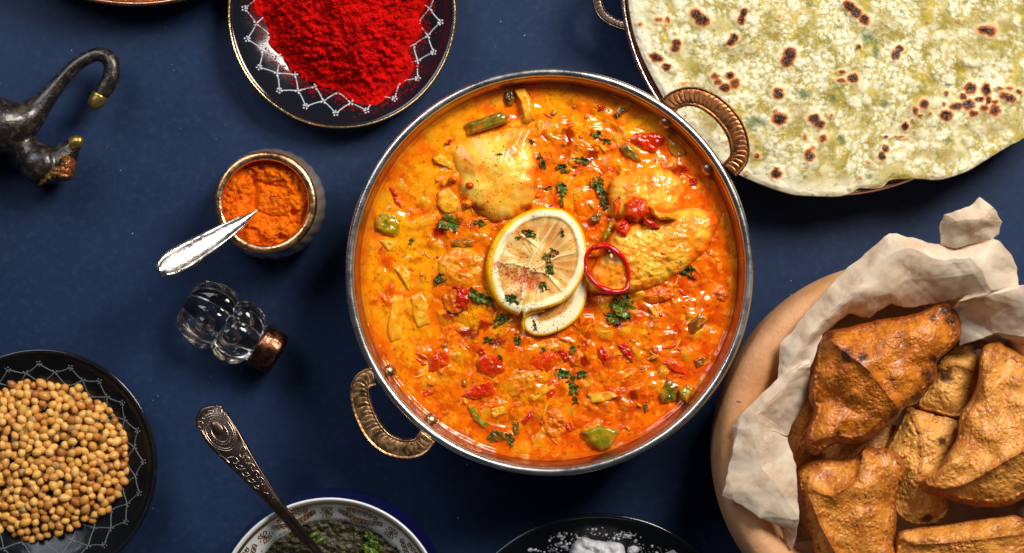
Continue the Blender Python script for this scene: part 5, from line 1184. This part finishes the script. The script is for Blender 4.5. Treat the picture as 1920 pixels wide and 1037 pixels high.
pvx[:, 0] += .0006*fbm(xs/25, ys/25, 13, 2); pvx[:, 1] += .0006*fbm(xs/25, ys/25, 23, 2)
po = obj('parchment_paper', (pvx, pff), paper_m)
sm_ = po.modifiers.new('thickness', 'SOLIDIFY'); sm_.thickness = .00012
tag(po, 'crumpled cream parchment paper lining the clay bowl under fried pastries', 'paper')
# liner inside the bowl
lin = lathe(bq, smooth_prof([(br*.80, .056), (br*.76, .040), (br*.62, .022), (br*.3, .014), (0.0005, .013)], 40), 200, rfun=lambda t_h, R, z: R*(1+.02*np.sin(t_h*17)+.015*np.sin(t_h*31+1)))
obj('liner', lin, paper_m, po)

fry = M('fried_pastry', vc=True, rough=.36, bump=[(1000, .00024, 3, 'noise'), (420, .00006, 3, 'noise')], rvar=(260, .2, .55), spec=.5, speck=[(1300, (.62, .34, .12), .66, .35), (1500, (.16, .05, .015), .68, .4)])
B1, B2, B3, B4 = srgb(206, 120, 28), srgb(150, 72, 14), srgb(74, 28, 8), srgb(226, 166, 82)
def pastry(pts, z0, top, ridges, label, seed, tone=0., tilt=(0, 0), n=360, rings=100, extra_dark=(), bumpy=1., centre=None, pw=2.0):
    P_ = qS(pts); cen = np.mean(P_, 0) if centre is None else np.array(qS([centre])[0])
    R_ = [([tuple(p) for p in spline(qS(r[0]), 40, closed=False)] if len(r[0]) > 2 else qS(r[0]), r[1], r[2]) for r in ridges]
    def hf(x, y, t):
        k1, k2, ic = worley(x/4.4, y/4.4, seed+8); f1, f2, ia = worley(x/9, y/9, seed); g1, g2, ib = worley(x/22+.3*fbm(x/30, y/30, seed, 2), y/22, seed+1)
        h = .0026*fbm(x/60, y/60, seed+2, 2)+.0003*fbm(x/20, y/20, seed+6, 2)+bumpy*(.00035*np.sqrt(np.clip(1-(f1/.45)**2, 0, 1))*(ia > .5)+.00045*np.sqrt(np.clip(1-(g1/.34)**2, 0, 1))*(ib > .72))+.00032*np.sqrt(np.clip(1-(k1/.5)**2, 0, 1))*(ic > .4)*ss(-.2, .3, fbm(x/24, y/24, seed+9, 2)+.1)+.00010*fbm(x/5, y/5, seed+3, 3)
        h = h+.0020*np.exp(-((t-.94)/.04)**2)*(1+1.1*fbm(x/8, y/8, seed+5, 3))
        for line, wd, amp in R_: h = h+amp*np.exp(-dist_poly(x, y, line)/wd)
        return (h+(x-cen[0])*tilt[0]+(y-cen[1])*tilt[1])*(1-t**16)
    def cf(x, y, t):
        nn = fbm(x/40, y/40, seed+11, 4); n2 = fbm(x/14, y/14, seed+12, 4)
        n4 = fbm(x/5, y/5, seed+14, 3)
        c = mix(mix(B1, B4, max(0, .15+.75*tone)), B2, ss(-.5, .7, .7*nn+.3*n2+.35*n4-.5*tone))
        c = mix(c, B4, ss(.05, .7, n2-.3*nn)*max(.05, .18+.7*tone))
        k1, k2, ic = worley(x/4.4, y/4.4, seed+8); c = mix(c, B4, ss(.45, .2, k1)*(ic > .75)*.35)
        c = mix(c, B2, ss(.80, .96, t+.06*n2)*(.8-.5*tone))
        rd = np.full(x.shape, 99.)
        for line, wd, amp in R_:
            if amp > 0: rd = np.minimum(rd, dist_poly(x, y, line))
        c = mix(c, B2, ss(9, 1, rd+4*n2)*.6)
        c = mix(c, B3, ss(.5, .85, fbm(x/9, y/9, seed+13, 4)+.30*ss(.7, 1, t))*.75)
        for (a, b, r_) in extra_dark:
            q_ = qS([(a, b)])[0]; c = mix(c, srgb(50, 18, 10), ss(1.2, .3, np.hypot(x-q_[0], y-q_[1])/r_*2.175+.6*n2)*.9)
        return c
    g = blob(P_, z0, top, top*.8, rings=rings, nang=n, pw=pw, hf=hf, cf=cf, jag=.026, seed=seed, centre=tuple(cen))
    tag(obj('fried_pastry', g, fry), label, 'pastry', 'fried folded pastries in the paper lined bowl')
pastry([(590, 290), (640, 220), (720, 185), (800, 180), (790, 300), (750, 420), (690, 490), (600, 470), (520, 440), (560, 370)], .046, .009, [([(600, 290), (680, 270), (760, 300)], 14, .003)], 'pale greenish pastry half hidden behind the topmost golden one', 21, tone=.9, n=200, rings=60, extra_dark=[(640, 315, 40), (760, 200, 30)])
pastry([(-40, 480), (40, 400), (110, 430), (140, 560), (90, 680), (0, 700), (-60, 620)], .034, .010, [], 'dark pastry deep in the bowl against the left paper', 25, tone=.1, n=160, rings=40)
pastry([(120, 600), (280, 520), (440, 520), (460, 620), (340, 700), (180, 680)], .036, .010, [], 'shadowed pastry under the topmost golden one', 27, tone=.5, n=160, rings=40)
pastry([(395, 610), (430, 540), (480, 450), (560, 455), (690, 490), (700, 560), (650, 640), (640, 760), (660, 860), (600, 930), (500, 930), (430, 880), (420, 790), (440, 700)], .044, .013, [([(500, 460), (540, 600), (520, 760)], 22, .003)], 'pale bubbly pastry in the middle of the bowl', 29, tone=.95, n=260, rings=80, bumpy=1.8, extra_dark=[(615, 585, 26), (560, 900, 30)])
pastry([(420, 1060), (440, 960), (520, 935), (620, 925), (740, 905), (860, 890), (930, 884), (985, 940), (960, 1060), (880, 1110), (640, 1130), (430, 1110)], .058, .012, [([(440, 960), (520, 1000), (700, 990), (957, 960)], 14, .003)], 'golden pastry lying along the bottom right corner', 31, tone=.35, n=300, rings=80)
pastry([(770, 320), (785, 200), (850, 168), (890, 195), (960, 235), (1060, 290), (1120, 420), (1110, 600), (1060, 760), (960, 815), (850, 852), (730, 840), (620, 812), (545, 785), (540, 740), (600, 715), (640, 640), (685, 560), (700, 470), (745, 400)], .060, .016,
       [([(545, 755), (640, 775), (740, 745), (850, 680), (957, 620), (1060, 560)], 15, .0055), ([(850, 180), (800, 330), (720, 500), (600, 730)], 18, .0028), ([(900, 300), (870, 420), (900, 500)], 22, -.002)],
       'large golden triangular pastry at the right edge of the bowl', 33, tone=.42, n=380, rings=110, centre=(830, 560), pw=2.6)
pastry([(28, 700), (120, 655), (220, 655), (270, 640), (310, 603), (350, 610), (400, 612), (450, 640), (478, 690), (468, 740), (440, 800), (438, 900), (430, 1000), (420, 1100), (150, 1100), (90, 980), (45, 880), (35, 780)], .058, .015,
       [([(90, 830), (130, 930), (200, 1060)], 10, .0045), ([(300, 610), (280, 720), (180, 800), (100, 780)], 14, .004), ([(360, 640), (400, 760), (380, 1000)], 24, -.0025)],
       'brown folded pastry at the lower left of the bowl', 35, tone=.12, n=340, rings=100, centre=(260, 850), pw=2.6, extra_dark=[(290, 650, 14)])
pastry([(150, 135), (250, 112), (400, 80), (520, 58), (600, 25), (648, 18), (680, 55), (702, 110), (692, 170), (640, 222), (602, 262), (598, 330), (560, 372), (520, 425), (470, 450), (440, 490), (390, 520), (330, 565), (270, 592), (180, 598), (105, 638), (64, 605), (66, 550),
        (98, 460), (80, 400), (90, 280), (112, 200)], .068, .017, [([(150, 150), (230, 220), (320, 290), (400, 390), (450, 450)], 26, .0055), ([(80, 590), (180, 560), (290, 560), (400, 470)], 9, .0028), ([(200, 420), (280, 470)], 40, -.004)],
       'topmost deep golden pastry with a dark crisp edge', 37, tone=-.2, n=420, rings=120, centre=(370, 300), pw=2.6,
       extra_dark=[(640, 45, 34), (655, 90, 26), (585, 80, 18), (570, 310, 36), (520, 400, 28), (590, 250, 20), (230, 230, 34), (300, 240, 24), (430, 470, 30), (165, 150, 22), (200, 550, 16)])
